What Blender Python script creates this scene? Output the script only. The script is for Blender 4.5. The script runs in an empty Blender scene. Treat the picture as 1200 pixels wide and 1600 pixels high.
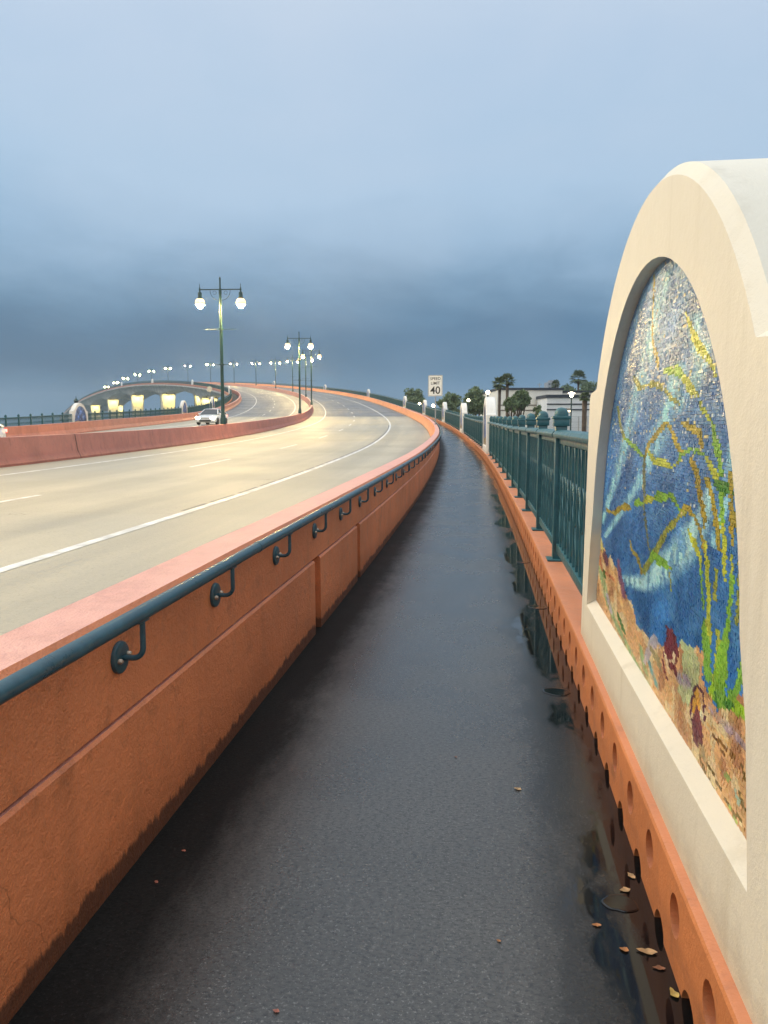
import bpy, bmesh, math, random
import numpy as np
from mathutils import Vector, Matrix
from mathutils.geometry import tessellate_polygon
random.seed(7); RNG = np.random.RandomState(7)
D = bpy.data; SC = bpy.context.scene; COL = SC.collection
R = math.radians

# ------------------------------------------------------------------ road alignment
KN = [-5,5,15,25,35,45,60,75,90,110,130,150,175,200,240,280,320,360,400,450,500,560,650,900]
KAP = [-2.0559,-2.0561,-2.0483,-2.0592,-1.9249,-1.6954,-1.7545,-2.3337,-2.3922,-2.0387,-1.9664,-1.9435,-1.9564,-1.8343,-2.0894,-2.2911,-1.174,0.0027,0.3106,-0.0569,0.1238,0.3,0.3,0]
GR = [1.0364,1.0329,1.0759,1.4019,1.7142,2.4928,3.1749,3.6343,5.1874,6.2212,7.128,7.1104,7.0349,6.8897,7.0573,6.7462,5.6649,3.7021,1.8102,-0.295,-2.2,-4.0,-5.0,-5]
XR = [0.6748,0.6527,0.0961,0.1113,-0.0493,0.0825,0.1913,0.4704,0.1958,-0.1031,-0.2813,-0.1352,-0.1882,-0.1254,-0.1508,0.0007,0.1118,0.1283,0.1095,0.0922,0.0801,0.071,0.0644,0.06]
XL = [-0.4109,-0.4155,-0.4248,-0.4389,-0.4579,-0.4105,0.4704,0.3499,-0.2009,-0.6892,-0.775,-0.7797,-1.0953,-1.4349,-1.5882,-1.7515,-1.77,-1.7694,-1.7605,-1.738,-1.7106,-1.6151,-1.4713,-1.4]
H0, YH, FPX = 1.35, 664.58, 1200.0
ST = np.arange(-60, 880, 1.0)
_i0 = int(np.argmin(abs(ST)))
_th = np.cumsum(np.interp(ST, KN, KAP) / 1000.0); _th = _th - _th[_i0] + 0.141
_X = np.cumsum(np.sin(_th)); _X = _X - _X[_i0] - 13.5735
_Y = np.cumsum(np.cos(_th)); _Y = _Y - _Y[_i0]
_Z = np.cumsum(np.interp(ST, KN, GR) / 100.0); _Z = _Z - _Z[_i0]
_E = np.interp(ST, KN, XR) / 100.0; _EL = np.interp(ST, KN, XL) / 100.0
ZOFF = -0.06893; ZS = -0.0135
def heading(s): return float(np.interp(s, ST, _th))
def F(s, o, h=0.0):
    """point at station s, offset o (metres right of the median), height h over the road plane"""
    th = np.interp(s, ST, _th)
    e = np.where(np.asarray(o) > 0, np.interp(s, ST, _E) * o, np.interp(s, ST, _EL) * -np.asarray(o))
    return np.stack([np.interp(s, ST, _X) + np.cos(th) * o, np.interp(s, ST, _Y) - np.sin(th) * o,
                     np.interp(s, ST, _Z) + ZOFF + e + h + 0 * th], -1)
def FV(s, o, h=0.0): return Vector([float(v) for v in F(s, o, h)])
PIT = math.atan((800 - YH) / FPX)
def at(px, py, Y):
    """world point seen at photo pixel (px,py) at forward distance Y"""
    u = (800 - py) / FPX; c, s = math.cos(PIT), math.sin(PIT)
    d = Vector(((px - 600) / FPX, c + u * s, -s + u * c))
    return Vector((0, 0, H0)) + d * (Y / d.y)

# ------------------------------------------------------------------ bookkeeping
def tag(o, label=None, cat=None, group=None, kind=None):
    if label: o['label'] = label
    if cat: o['category'] = cat
    if group: o['group'] = group
    if kind: o['kind'] = kind
    return o
def link(o, parent=None):
    COL.objects.link(o)
    if parent is not None: o.parent = parent
    return o
def empty(name, loc=(0, 0, 0), rz=0.0):
    o = D.objects.new(name, None); o.empty_display_size = 0.2
    o.location = loc; o.rotation_euler = (0, 0, rz); return link(o)
def smooth(me, ang=40):
    for p in me.polygons: p.use_smooth = True
    try: me.set_sharp_from_angle(angle=R(ang))
    except Exception: pass
class MB:
    def __init__(s): s.v = []; s.f = []; s.m = []
    def add(s, vs, fs, mi=0, M=None):
        k = len(s.v)
        if M is not None: vs = [M @ Vector(v) for v in vs]
        s.v += [tuple(v) for v in vs]; s.f += [tuple(i + k for i in f) for f in fs]; s.m += [mi] * len(fs)
    def box(s, a, b, mi=0, M=None, bev=0.0):
        (x0, y0, z0), (x1, y1, z1) = a, b
        if bev <= 0:
            vs = [(x0,y0,z0),(x1,y0,z0),(x1,y1,z0),(x0,y1,z0),(x0,y0,z1),(x1,y0,z1),(x1,y1,z1),(x0,y1,z1)]
            fs = [(0,3,2,1),(4,5,6,7),(0,1,5,4),(1,2,6,5),(2,3,7,6),(3,0,4,7)]
            s.add(vs, fs, mi, M)
        else:
            bm = bmesh.new(); bmesh.ops.create_cube(bm, size=1)
            for v in bm.verts:
                v.co = ((x0+x1)/2 + v.co.x*(x1-x0), (y0+y1)/2 + v.co.y*(y1-y0), (z0+z1)/2 + v.co.z*(z1-z0))
            bmesh.ops.bevel(bm, geom=bm.edges[:], offset=bev, segments=2, affect='EDGES', profile=0.5)
            bm.verts.index_update()
            s.add([v.co[:] for v in bm.verts], [[v.index for v in f.verts] for f in bm.faces], mi, M); bm.free()
    def tube(s, pts, rad, n=8, mi=0, cap=True, M=None):
        pts = [Vector(p) for p in pts]; m = len(pts)
        if not hasattr(rad, '__len__'): rad = [rad] * m
        vs = []; up = None
        for i, p in enumerate(pts):
            t = (pts[min(i+1, m-1)] - pts[max(i-1, 0)]).normalized()
            if up is None: up = Vector((0,0,1)) if abs(t.z) < .9 else Vector((1,0,0))
            a = t.cross(up).normalized(); b = a.cross(t).normalized(); up = b
            for k in range(n):
                q = 2*math.pi*k/n; vs.append(p + (a*math.cos(q) + b*math.sin(q)) * rad[i])
        fs = [(i*n+k, i*n+(k+1) % n, (i+1)*n+(k+1) % n, (i+1)*n+k) for i in range(m-1) for k in range(n)]
        if cap: fs += [tuple(range(n-1, -1, -1)), tuple((m-1)*n + k for k in range(n))]
        s.add(vs, fs, mi, M)
    def lathe(s, prof, n=16, mi=0, M=None):
        vs = []; fs = []
        for r, z in prof:
            for k in range(n):
                q = 2*math.pi*k/n; vs.append((r*math.cos(q), r*math.sin(q), z))
        m = len(prof)
        fs = [(i*n+k, i*n+(k+1) % n, (i+1)*n+(k+1) % n, (i+1)*n+k) for i in range(m-1) for k in range(n)]
        if prof[0][0] > 1e-5: fs.append(tuple(range(n-1, -1, -1)))
        if prof[-1][0] > 1e-5: fs.append(tuple((m-1)*n + k for k in range(n)))
        s.add(vs, fs, mi, M)
    def prism(s, poly, y0, y1, mi=0, M=None):
        """poly of (x,z) extruded along y"""
        n = len(poly); tri = tessellate_polygon([[Vector((x, z, 0)) for x, z in poly]])
        vs = [(x, y0, z) for x, z in poly] + [(x, y1, z) for x, z in poly]
        fs = [tuple(t) for t in tri] + [tuple(i + n for i in reversed(t)) for t in tri]
        fs += [(i, (i+1) % n, (i+1) % n + n, i + n) for i in range(n)]
        s.add(vs, fs, mi, M)
    def build(s, name, mats, parent=None, sm=None, recalc=True):
        me = D.meshes.new(name); me.from_pydata(s.v, [], s.f)
        for m in (mats if isinstance(mats, (list, tuple)) else [mats]): me.materials.append(m)
        if len(me.materials) > 1: me.polygons.foreach_set('material_index', s.m)
        if recalc:
            bm = bmesh.new(); bm.from_mesh(me); bmesh.ops.recalc_face_normals(bm, faces=bm.faces[:]); bm.to_mesh(me); bm.free()
        me.update()
        if sm is not None: smooth(me, sm)
        return link(D.objects.new(name, me), parent)
def sweep(name, prof, ss, mat, parent=None, closed=False, caps=False, uvh=False, sm=30, gaps=None):
    """profile [(o,h)] or function(s)->profile, swept along the road; UV = (station, offset or height)"""
    ss = np.asarray(ss, float); P = []
    fn = prof if callable(prof) else (lambda s: prof)
    for s in ss:
        pr = fn(s); P.append(np.array([F(s, o, h) for o, h in pr]))
    P = np.array(P); ns, npf = P.shape[:2]
    me = D.meshes.new(name); fs = []; uv = []
    pr0 = [fn(s) for s in ss]
    rng = npf if closed else npf - 1
    for i in range(ns-1):
        if gaps and gaps(0.5*(ss[i]+ss[i+1])): continue
        for j in range(rng):
            k = (j+1) % npf
            fs.append((i*npf+j, i*npf+k, (i+1)*npf+k, (i+1)*npf+j))
    if caps: fs += [tuple(range(npf)), tuple(range((ns-1)*npf + npf - 1, (ns-1)*npf - 1, -1))]
    me.from_pydata(P.reshape(-1, 3).tolist(), [], fs)
    L = me.uv_layers.new(name='SO'); L2 = me.uv_layers.new(name='SH')
    li = np.zeros(len(me.loops), int); me.loops.foreach_get('vertex_index', li)
    so = np.array([[ss[v // npf], pr0[v // npf][v % npf][0]] for v in range(ns*npf)])
    sh = np.array([[ss[v // npf], pr0[v // npf][v % npf][1]] for v in range(ns*npf)])
    L.data.foreach_set('uv', so[li].ravel()); L2.data.foreach_set('uv', sh[li].ravel())
    me.materials.append(mat)
    bm = bmesh.new(); bm.from_mesh(me); bmesh.ops.recalc_face_normals(bm, faces=bm.faces[:]); bm.to_mesh(me); bm.free()
    me.update()
    if sm is not None: smooth(me, sm)
    return link(D.objects.new(name, me), parent)
def S_(a, b, near=0.5):
    """stations from a to b, finer near the viewer"""
    out = [a]; s = a
    while s < b - 1e-6:
        st = near if s < 30 else 1.0 if s < 110 else 2.0 if s < 330 else 4.0
        s = min(b, s + st); out.append(s)
    return out

# ------------------------------------------------------------------ materials
def mat(name):
    m = D.materials.new(name); m.use_nodes = True; nt = m.node_tree; b = nt.nodes['Principled BSDF']
    return m, nt, b
def N(nt, typ, **kw):
    n = nt.nodes.new(typ)
    for k, v in kw.items():
        if k.startswith('i_'): n.inputs[k[2:].replace('_', ' ')].default_value = v
        else: setattr(n, k, v)
    return n
def lk(nt, a, b): nt.links.new(a, b)
def noise(nt, vec, scale, detail=4, rough=0.55, dist=0.0):
    n = N(nt, 'ShaderNodeTexNoise'); n.inputs['Scale'].default_value = scale; n.inputs['Detail'].default_value = detail
    n.inputs['Roughness'].default_value = rough; n.inputs['Distortion'].default_value = dist
    if vec is not None: lk(nt, vec, n.inputs['Vector'])
    return n.outputs['Fac']
def ramp(nt, fac, stops, interp='LINEAR'):
    n = N(nt, 'ShaderNodeValToRGB'); cr = n.color_ramp; cr.interpolation = interp
    while len(cr.elements) < len(stops): cr.elements.new(0.5)
    for e, (p, c) in zip(cr.elements, stops):
        e.position = p; e.color = tuple(c) + (1,) if len(c) == 3 else c
    lk(nt, fac, n.inputs['Fac']); return n.outputs['Color']
def rampv(nt, fac, stops): return ramp(nt, fac, [(p, (v, v, v)) for p, v in stops])
def mix(nt, fac, a, b, blend='MIX'):
    n = N(nt, 'ShaderNodeMix', data_type='RGBA', blend_type=blend)
    for sock, v in ((n.inputs[0], fac), (n.inputs[6], a), (n.inputs[7], b)):
        if isinstance(v, (int, float)): sock.default_value = v if sock.type == 'VALUE' else (v, v, v, 1)
        elif isinstance(v, (tuple, list)): sock.default_value = tuple(v) + (1,) if len(v) == 3 else v
        else: lk(nt, v, sock)
    return n.outputs[2]
def mth(nt, op, a, b=0.0, clamp=False):
    n = N(nt, 'ShaderNodeMath', operation=op); n.use_clamp = clamp
    for i, v in ((0, a), (1, b)):
        if isinstance(v, (int, float)): n.inputs[i].default_value = v
        else: lk(nt, v, n.inputs[i])
    return n.outputs[0]
def mapr(nt, v, a, b, c=0.0, d=1.0, smooth_=True):
    n = N(nt, 'ShaderNodeMapRange'); n.interpolation_type = 'SMOOTHSTEP' if smooth_ else 'LINEAR'
    lk(nt, v, n.inputs[0])
    for i, x in ((1, a), (2, b), (3, c), (4, d)): n.inputs[i].default_value = x
    return n.outputs[0]
def uvxy(nt, layer):
    u = N(nt, 'ShaderNodeUVMap', uv_map=layer); s = N(nt, 'ShaderNodeSeparateXYZ'); lk(nt, u.outputs[0], s.inputs[0])
    return u.outputs[0], s.outputs[0], s.outputs[1]
def vmul(nt, vec, x, y, z=1.0):
    n = N(nt, 'ShaderNodeVectorMath', operation='MULTIPLY'); lk(nt, vec, n.inputs[0]); n.inputs[1].default_value = (x, y, z)
    return n.outputs[0]
def bump(nt, b, h, strength=0.3, dist=0.01, prev=None):
    n = N(nt, 'ShaderNodeBump'); n.inputs['Strength'].default_value = strength; n.inputs['Distance'].default_value = dist
    lk(nt, h, n.inputs['Height'])
    if prev is not None: lk(nt, prev, n.inputs['Normal'])
    lk(nt, n.outputs[0], b.inputs['Normal']); return n.outputs[0]
def pos(nt): return N(nt, 'ShaderNodeNewGeometry').outputs['Position']
def objc(nt): return N(nt, 'ShaderNodeTexCoord').outputs['Object']
def simple(name, col, rough=0.5, metal=0.0, var=0.12, vscale=6.0, bstr=0.0, bscale=60.0, world=False):
    m, nt, b = mat(name); v = pos(nt) if world else objc(nt)
    f = noise(nt, v, vscale, 5)
    c2 = tuple(max(0, c*(1-var*1.6)) for c in col); c1 = tuple(min(1, c*(1+var)) for c in col)
    lk(nt, ramp(nt, f, [(0.3, c2), (0.7, c1)]), b.inputs['Base Color'])
    b.inputs['Roughness'].default_value = rough; b.inputs['Metallic'].default_value = metal
    if bstr > 0: bump(nt, b, noise(nt, v, bscale, 3), bstr, 0.004)
    return m
def emis(name, col, st):
    m, nt, b = mat(name); b.inputs['Base Color'].default_value = (.8, .8, .8, 1)
    b.inputs['Emission Color'].default_value = tuple(col) + (1,); b.inputs['Emission Strength'].default_value = st
    return m
def srgb(r, g, b_, k=1.0):
    f = lambda c: (c/255/12.92 if c/255 <= 0.04045 else ((c/255+0.055)/1.055)**2.4) * k
    return (f(r), f(g), f(b_))
# terracotta painted concrete: stucco grain, rain streaks, worn ragged foot
def painted(name, base, foot=0.0, streak=0.35, grain=1.0, cap=.9):
    m, nt, b = mat(name); p = pos(nt)
    n1 = noise(nt, p, 1.3, 5); n2 = noise(nt, p, 9, 6, 0.65); n3 = noise(nt, p, 140, 2)
    c = mix(nt, mapr(nt, n1, .3, .7), tuple(x*.84 for x in base), tuple(min(1, x*1.08) for x in base))
    c = mix(nt, mapr(nt, n2, .52, .75), c, tuple(x*.72 for x in base))
    st = noise(nt, vmul(nt, p, 7, 7, .7), 1.0, 4)
    c = mix(nt, mth(nt, 'MULTIPLY', mapr(nt, st, .54, .72), streak), c, (base[0]*.45, base[1]*.5, base[2]*.5))
    sp = noise(nt, p, 45, 2); c = mix(nt, mth(nt, 'MULTIPLY', mapr(nt, sp, .7, .78), .5), c, tuple(x*.4 for x in base))
    vo = N(nt, 'ShaderNodeTexVoronoi', feature='DISTANCE_TO_EDGE'); vo.inputs['Scale'].default_value = .55
    wv = N(nt, 'ShaderNodeVectorMath', operation='ADD'); nw = N(nt, 'ShaderNodeTexNoise'); nw.inputs['Scale'].default_value = 2.5; nw.inputs['Detail'].default_value = 6; lk(nt, p, nw.inputs['Vector'])
    lk(nt, p, wv.inputs[0]); lk(nt, vmul(nt, nw.outputs['Color'], .7, .7, .7), wv.inputs[1]); lk(nt, wv.outputs[0], vo.inputs['Vector'])
    c = mix(nt, mth(nt, 'MULTIPLY', mth(nt, 'MULTIPLY', mapr(nt, vo.outputs['Distance'], .0, .0035, 1, 0), mapr(nt, n1, .5, .6)), .55), c, tuple(x*.3 for x in base))
    ch = noise(nt, p, 5.5, 6, .75); c = mix(nt, mth(nt, 'MULTIPLY', mapr(nt, ch, .685, .70), .75), c, (.30, .24, .19))
    if foot > 0:
        _, s, h = uvxy(nt, 'SH')
        rag = mth(nt, 'ADD', mth(nt, 'MULTIPLY', noise(nt, vmul(nt, p, 1, 1, .25), 22, 5, .7), .11), mth(nt, 'MULTIPLY', noise(nt, p, 3, 2), .05))
        d = mth(nt, 'SUBTRACT', h, rag)
        c = mix(nt, mapr(nt, d, -.055+foot, -.03+foot, 1, 0), c, (.014, .013, .012))
        c = mix(nt, mth(nt, 'MULTIPLY', mapr(nt, d, -.02, .14, 1, 0), .35), c, tuple(x*.5 for x in base))
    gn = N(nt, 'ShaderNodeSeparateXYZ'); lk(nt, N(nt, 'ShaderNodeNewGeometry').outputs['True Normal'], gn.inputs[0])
    topz = mth(nt, 'MULTIPLY', mapr(nt, gn.outputs[2], .75, .95), cap)   # level tops: pink cast of the sky light put into the paint colour
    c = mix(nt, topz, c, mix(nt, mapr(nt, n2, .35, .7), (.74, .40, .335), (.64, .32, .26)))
    lk(nt, c, b.inputs['Base Color'])
    lk(nt, mapr(nt, n2, .3, .7, .60, .46), b.inputs['Roughness'])
    g = mth(nt, 'ADD', mth(nt, 'MULTIPLY', n3, .6), noise(nt, p, 38, 5))
    bump(nt, b, g, .5*grain, .008)
    return m
TERRA = (.66, .210, .080)
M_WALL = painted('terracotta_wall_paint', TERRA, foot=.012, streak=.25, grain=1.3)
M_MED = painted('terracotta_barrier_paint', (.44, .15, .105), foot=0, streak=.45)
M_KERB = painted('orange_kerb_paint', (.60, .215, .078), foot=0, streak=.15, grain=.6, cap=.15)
M_CREAM = None

def m_road(name, base, wet):
    m, nt, b = mat(name); uv, s, o = uvxy(nt, 'SO'); p = pos(nt)
    lanes = noise(nt, vmul(nt, uv, .035, 1.1), 1.0, 5, .6)
    fine = noise(nt, p, 26, 5, .7); big = noise(nt, p, .22, 4); sp = noise(nt, p, 160, 2)
    trk = mapr(nt, mth(nt, 'SINE', mth(nt, 'MULTIPLY', o, 3.43)), -.6, 1, 0, .22); c = mix(nt, mapr(nt, lanes, .3, .7), tuple(x*.80 for x in base), tuple(x*1.10 for x in base))
    c = mix(nt, trk, c, tuple(x*.55 for x in base))
    c = mix(nt, mth(nt, 'MULTIPLY', mapr(nt, noise(nt, vmul(nt, uv, .5, .9), 1.0, 6, .7), .5, .8), .22), c, tuple(x*.6 for x in base))
    c = mix(nt, mth(nt, 'MULTIPLY', mapr(nt, big, .4, .7), .35), c, tuple(x*.7 for x in base))
    c = mix(nt, mth(nt, 'MULTIPLY', mapr(nt, fine, .50, .72), .5), c, tuple(x*.55 for x in base))
    ag = noise(nt, p, 34, 5, .85); c = mix(nt, mth(nt, 'MULTIPLY', mapr(nt, ag, .56, .68), .55), c, tuple(x*.45 for x in base)); c = mix(nt, mth(nt, 'MULTIPLY', mapr(nt, ag, .44, .34), .4), c, tuple(min(1, x*1.35) for x in base))
    vo = N(nt, 'ShaderNodeTexVoronoi', feature='DISTANCE_TO_EDGE'); vo.inputs['Scale'].default_value = .16
    wv = N(nt, 'ShaderNodeVectorMath', operation='ADD'); nw = N(nt, 'ShaderNodeTexNoise'); nw.inputs['Scale'].default_value = .9; nw.inputs['Detail'].default_value = 6; lk(nt, p, nw.inputs['Vector'])
    lk(nt, p, wv.inputs[0]); lk(nt, vmul(nt, nw.outputs['Color'], 2.2, 2.2, 2.2), wv.inputs[1]); lk(nt, wv.outputs[0], vo.inputs['Vector'])
    crk = mth(nt, 'MULTIPLY', mapr(nt, vo.outputs['Distance'], .0, .004, 1, 0), mapr(nt, big, .48, .6)); c = mix(nt, mth(nt, 'MULTIPLY', crk, .6), c, tuple(x*.3 for x in base))
    jt = mth(nt, 'FRACT', mth(nt, 'MULTIPLY', s, .1640)); c = mix(nt, mth(nt, 'MULTIPLY', mapr(nt, jt, .0, .004, 1, 0), .45), c, tuple(x*.4 for x in base))
    stn = noise(nt, vmul(nt, uv, .35, 1.4), 1.0, 3, .5); c = mix(nt, mth(nt, 'MULTIPLY', mapr(nt, stn, .66, .78), .18), c, tuple(x*.45 for x in base))
    c = mix(nt, mth(nt, 'MULTIPLY', mapr(nt, sp, .62, .72), .35), c, tuple(x*.5 for x in base))
    lk(nt, c, b.inputs['Base Color'])
    lk(nt, mapr(nt, mth(nt, 'ADD', mth(nt, 'MULTIPLY', lanes, .6), mth(nt, 'MULTIPLY', big, .4)), .35, .65, wet[0], wet[1]), b.inputs['Roughness'])
    bump(nt, b, mth(nt, 'ADD', sp, mth(nt, 'MULTIPLY', fine, .7)), .25, .004)
    return m
M_ROAD = m_road('concrete_road', (.42, .385, .30), (.50, .68))
M_DECK = m_road('bridge_deck_concrete', (.16, .162, .165), (.42, .6))
def m_walk():
    m, nt, b = mat('wet_dark_pavement'); uv, s, o = uvxy(nt, 'SO'); p = pos(nt)
    broom = noise(nt, vmul(nt, uv, 105, 52), 1.0, 5, .85); big = noise(nt, uv, 1.1, 5); sp = noise(nt, p, 130, 3, .7); sp2 = noise(nt, p, 60, 3)
    c = mix(nt, mapr(nt, big, .3, .7), (.056, .054, .050), (.102, .098, .089))
    c = mix(nt, mth(nt, 'MULTIPLY', mapr(nt, broom, .46, .60), .8), c, (.014, .014, .014))
    c = mix(nt, mth(nt, 'MULTIPLY', mapr(nt, sp, .57, .68), .75), c, (.22, .215, .20))
    c = mix(nt, mth(nt, 'MULTIPLY', mapr(nt, sp2, .62, .75), .4), c, (.10, .088, .07))
    e1 = noise(nt, vmul(nt, uv, 2.2, 5), 1.0, 5, .65); e2 = noise(nt, vmul(nt, uv, 9, 18), 1.0, 4, .7)
    # mossy black strip along the wall, damp strip along the kerb
    dl = mth(nt, 'ADD', o, mth(nt, 'ADD', mth(nt, 'MULTIPLY', e1, -.16), mth(nt, 'MULTIPLY', mth(nt, 'ADD', e2, sp), -.11)))
    wl = mapr(nt, dl, 12.36, 12.66, 1, 0)
    c = mix(nt, mth(nt, 'MULTIPLY', wl, .88), c, (.007, .007, .007))
    dr = mth(nt, 'ADD', o, mth(nt, 'ADD', mth(nt, 'MULTIPLY', e1, .34), mth(nt, 'MULTIPLY', e2, .10)))
    wet = mapr(nt, dr, 13.76, 13.92); 
    c = mix(nt, mth(nt, 'MULTIPLY', wet, .8), c, (.014, .013, .012))
    pn = noise(nt, vmul(nt, uv, 1.15, 2.2), 1.0, 5, .6)
    pd = mth(nt, 'ADD', mth(nt, 'MULTIPLY', mth(nt, 'SUBTRACT', o, 13.745), 1.6), mth(nt, 'ADD', mth(nt, 'MULTIPLY', mth(nt, 'SUBTRACT', pn, .5), 1.25), mth(nt, 'MULTIPLY', mth(nt, 'SUBTRACT', e2, .5), .34)))
    fade = mapr(nt, s, 10, 40, 0, .12); pd = mth(nt, 'ADD', mth(nt, 'SUBTRACT', pd, fade), mth(nt, 'MULTIPLY', mth(nt, 'MULTIPLY', mapr(nt, s, 4.6, 6.2), mapr(nt, s, 9, 18, 1, 0)), .13))
    pud = mapr(nt, pd, -.02, .12)
    c = mix(nt, pud, c, (.008, .008, .008))
    lk(nt, c, b.inputs['Base Color'])
    r = mapr(nt, mth(nt, 'ADD', mth(nt, 'MULTIPLY', big, .7), mth(nt, 'MULTIPLY', e1, .3)), .35, .65, .20, .33)
    r = mth(nt, 'SUBTRACT', r, mth(nt, 'MULTIPLY', wet, .10)); r = mth(nt, 'ADD', r, mth(nt, 'MULTIPLY', wl, .25))
    r = mix(nt, pud, r, .045); lk(nt, r, b.inputs['Roughness'])
    hgt = mth(nt, 'ADD', mth(nt, 'MULTIPLY', broom, .6), mth(nt, 'ADD', sp, mth(nt, 'MULTIPLY', sp2, .5)))
    hgt = mix(nt, pud, hgt, 1.0)
    spc = mix(nt, wl, .6, .06); spc = mix(nt, wet, spc, .5); lk(nt, spc, b.inputs['Specular IOR Level'])
    bump(nt, b, hgt, .26, .003); return m
M_WALK = m_walk()
M_LINE = simple('white_road_paint', (.66, .66, .64), .55, var=.25, vscale=3, bstr=.2, bscale=150, world=True)
M_TAR = simple('tar_joint', (.035, .034, .032), .4, world=True)
def m_stucco(name, base):
    m, nt, b = mat(name); v = objc(nt); _x = N(nt, 'ShaderNodeSeparateXYZ'); lk(nt, v, _x.inputs[0])
    n1 = noise(nt, v, 1.6, 5); n2 = noise(nt, v, 11, 5, .65); n3 = noise(nt, v, 170, 3, .6)
    c = mix(nt, mapr(nt, n1, .3, .7), tuple(q*.93 for q in base), base)
    st = noise(nt, vmul(nt, v, 9, 9, .55), 1.0, 5, .6)
    c = mix(nt, mth(nt, 'MULTIPLY', mapr(nt, st, .54, .74), .30), c, (base[0]*.62, base[1]*.58, base[2]*.50))
    c = mix(nt, mth(nt, 'MULTIPLY', mapr(nt, n2, .60, .76), .28), c, tuple(q*.72 for q in base))
    low = mth(nt, 'ADD', _x.outputs[2], mth(nt, 'MULTIPLY', n2, -.16)); c = mix(nt, mth(nt, 'MULTIPLY', mapr(nt, low, .12, .26, 1, 0), .45), c, (base[0]*.5, base[1]*.42, base[2]*.33))
    lk(nt, c, b.inputs['Base Color']); lk(nt, mapr(nt, n2, .3, .7, .62, .48), b.inputs['Roughness'])
    bump(nt, b, mth(nt, 'ADD', mth(nt, 'MULTIPLY', n3, .8), mth(nt, 'MULTIPLY', noise(nt, v, 34, 4), 1.4)), .30, .005); return m
M_CREAM = m_stucco('cream_panel_paint', (.75, .70, .58)); M_PALE = m_stucco('pale_panel_paint', (.78, .76, .71))
def m_metal(name, col, rough):
    m, nt, b = mat(name); p = pos(nt)
    n = noise(nt, p, 14, 6, .7); n2 = noise(nt, p, 60, 3)
    c = mix(nt, mapr(nt, n, .35, .7), tuple(x*.75 for x in col), tuple(x*1.15 for x in col))
    c = mix(nt, mth(nt, 'MULTIPLY', mapr(nt, n2, .66, .75), .35), c, (.16, .20, .19))
    lk(nt, c, b.inputs['Base Color']); lk(nt, mapr(nt, n, .3, .7, rough-.07, rough+.1), b.inputs['Roughness'])
    bump(nt, b, n2, .12, .002); return m
M_TEAL = m_metal('teal_railing_paint', (.030, .122, .142), .36)
M_RAIL = m_metal('blue_green_handrail_paint', (.030, .085, .110), .33)
M_DGREEN = m_metal('dark_green_lamp_paint', (.010, .050, .045), .35)
M_STEEL = simple('galvanised_steel', (.42, .42, .42), .4, .8)
M_BOLT = simple('bolt_steel', (.45, .36, .28), .4, .7)
M_CONC = simple('bridge_concrete', (.55, .52, .46), .75, var=.15, vscale=.4, bstr=.15, bscale=20, world=True)
M_CONCD = simple('weathered_concrete', (.50, .47, .42), .8, var=.2, vscale=.5, world=True)

# ------------------------------------------------------------------ setting: ground, water, road, pavement
def sheet(name, pts, z, m, kind='structure'):
    b = MB(); tri = tessellate_polygon([[Vector((x, y, 0)) for x, y in pts]])
    b.add([(x, y, z) for x, y in pts], [tuple(t) for t in tri])
    o = b.build(name, m); 
    bm = bmesh.new(); bm.from_mesh(o.data)
    for f in bm.faces:
        if f.normal.z < 0: f.normal_flip()
    bm.to_mesh(o.data); bm.free(); tag(o, kind=kind); return o
def m_ground():
    m, nt, b = mat('parking_and_grass'); p = pos(nt)
    n = noise(nt, p, .06, 5); c = mix(nt, mapr(nt, n, .42, .58), (.05, .075, .03), (.11, .105, .095))
    lk(nt, c, b.inputs['Base Color']); b.inputs['Roughness'].default_value = .9; return m
M_GROUND = m_ground()
sheet('ground', [(-9000, -9000), (9000, -9000), (9000, 9000), (-9000, 9000)], -7.0, M_GROUND)
m, nt, b = mat('river_water'); p = pos(nt)
b.inputs['Base Color'].default_value = (.16, .22, .25, 1); b.inputs['Roughness'].default_value = .2
bump(nt, b, noise(nt, p, .5, 5), .35, .3); M_WATER = m
sheet('water', [(-9000, 60), (-14, 75), (40, 210), (9000, 700), (9000, 9000), (-9000, 9000)], -5.2, M_WATER)
sheet('land', [(-300, -300), (2500, -300), (2500, 660), (42, 205), (-12, 72), (-300, 62)], -4.6, M_GROUND)

SR = S_(-30, 94); SD = S_(94.02, 820)
OR = [-12.22, -9, -6, -3, 0, 3, 6, 9, 12.1]
roadp = [(o, 0) for o in OR]
tag(sweep('road', roadp, SR, M_ROAD), kind='structure')
tag(sweep('bridge_road', roadp, SD, M_DECK), kind='structure')
j = sweep('road_expansion_joint', [(.35, .003), (6, .003), (12.0, .003)], [93.8, 94.25], M_TAR); tag(j, kind='structure')
# pavements (kerb-high fill under them so they are solid to the road side)
tag(sweep('sidewalk', [(12.31, ZS), (12.7, ZS), (13.1, ZS), (13.5, ZS), (13.93, ZS)], S_(-30, 400, .25), M_WALK), kind='structure')
tag(sweep('far_sidewalk', [(-12.33, ZS), (-13.1, ZS), (-13.95, ZS)], S_(-10, 600, 1), M_WALK), kind='structure')
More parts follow.
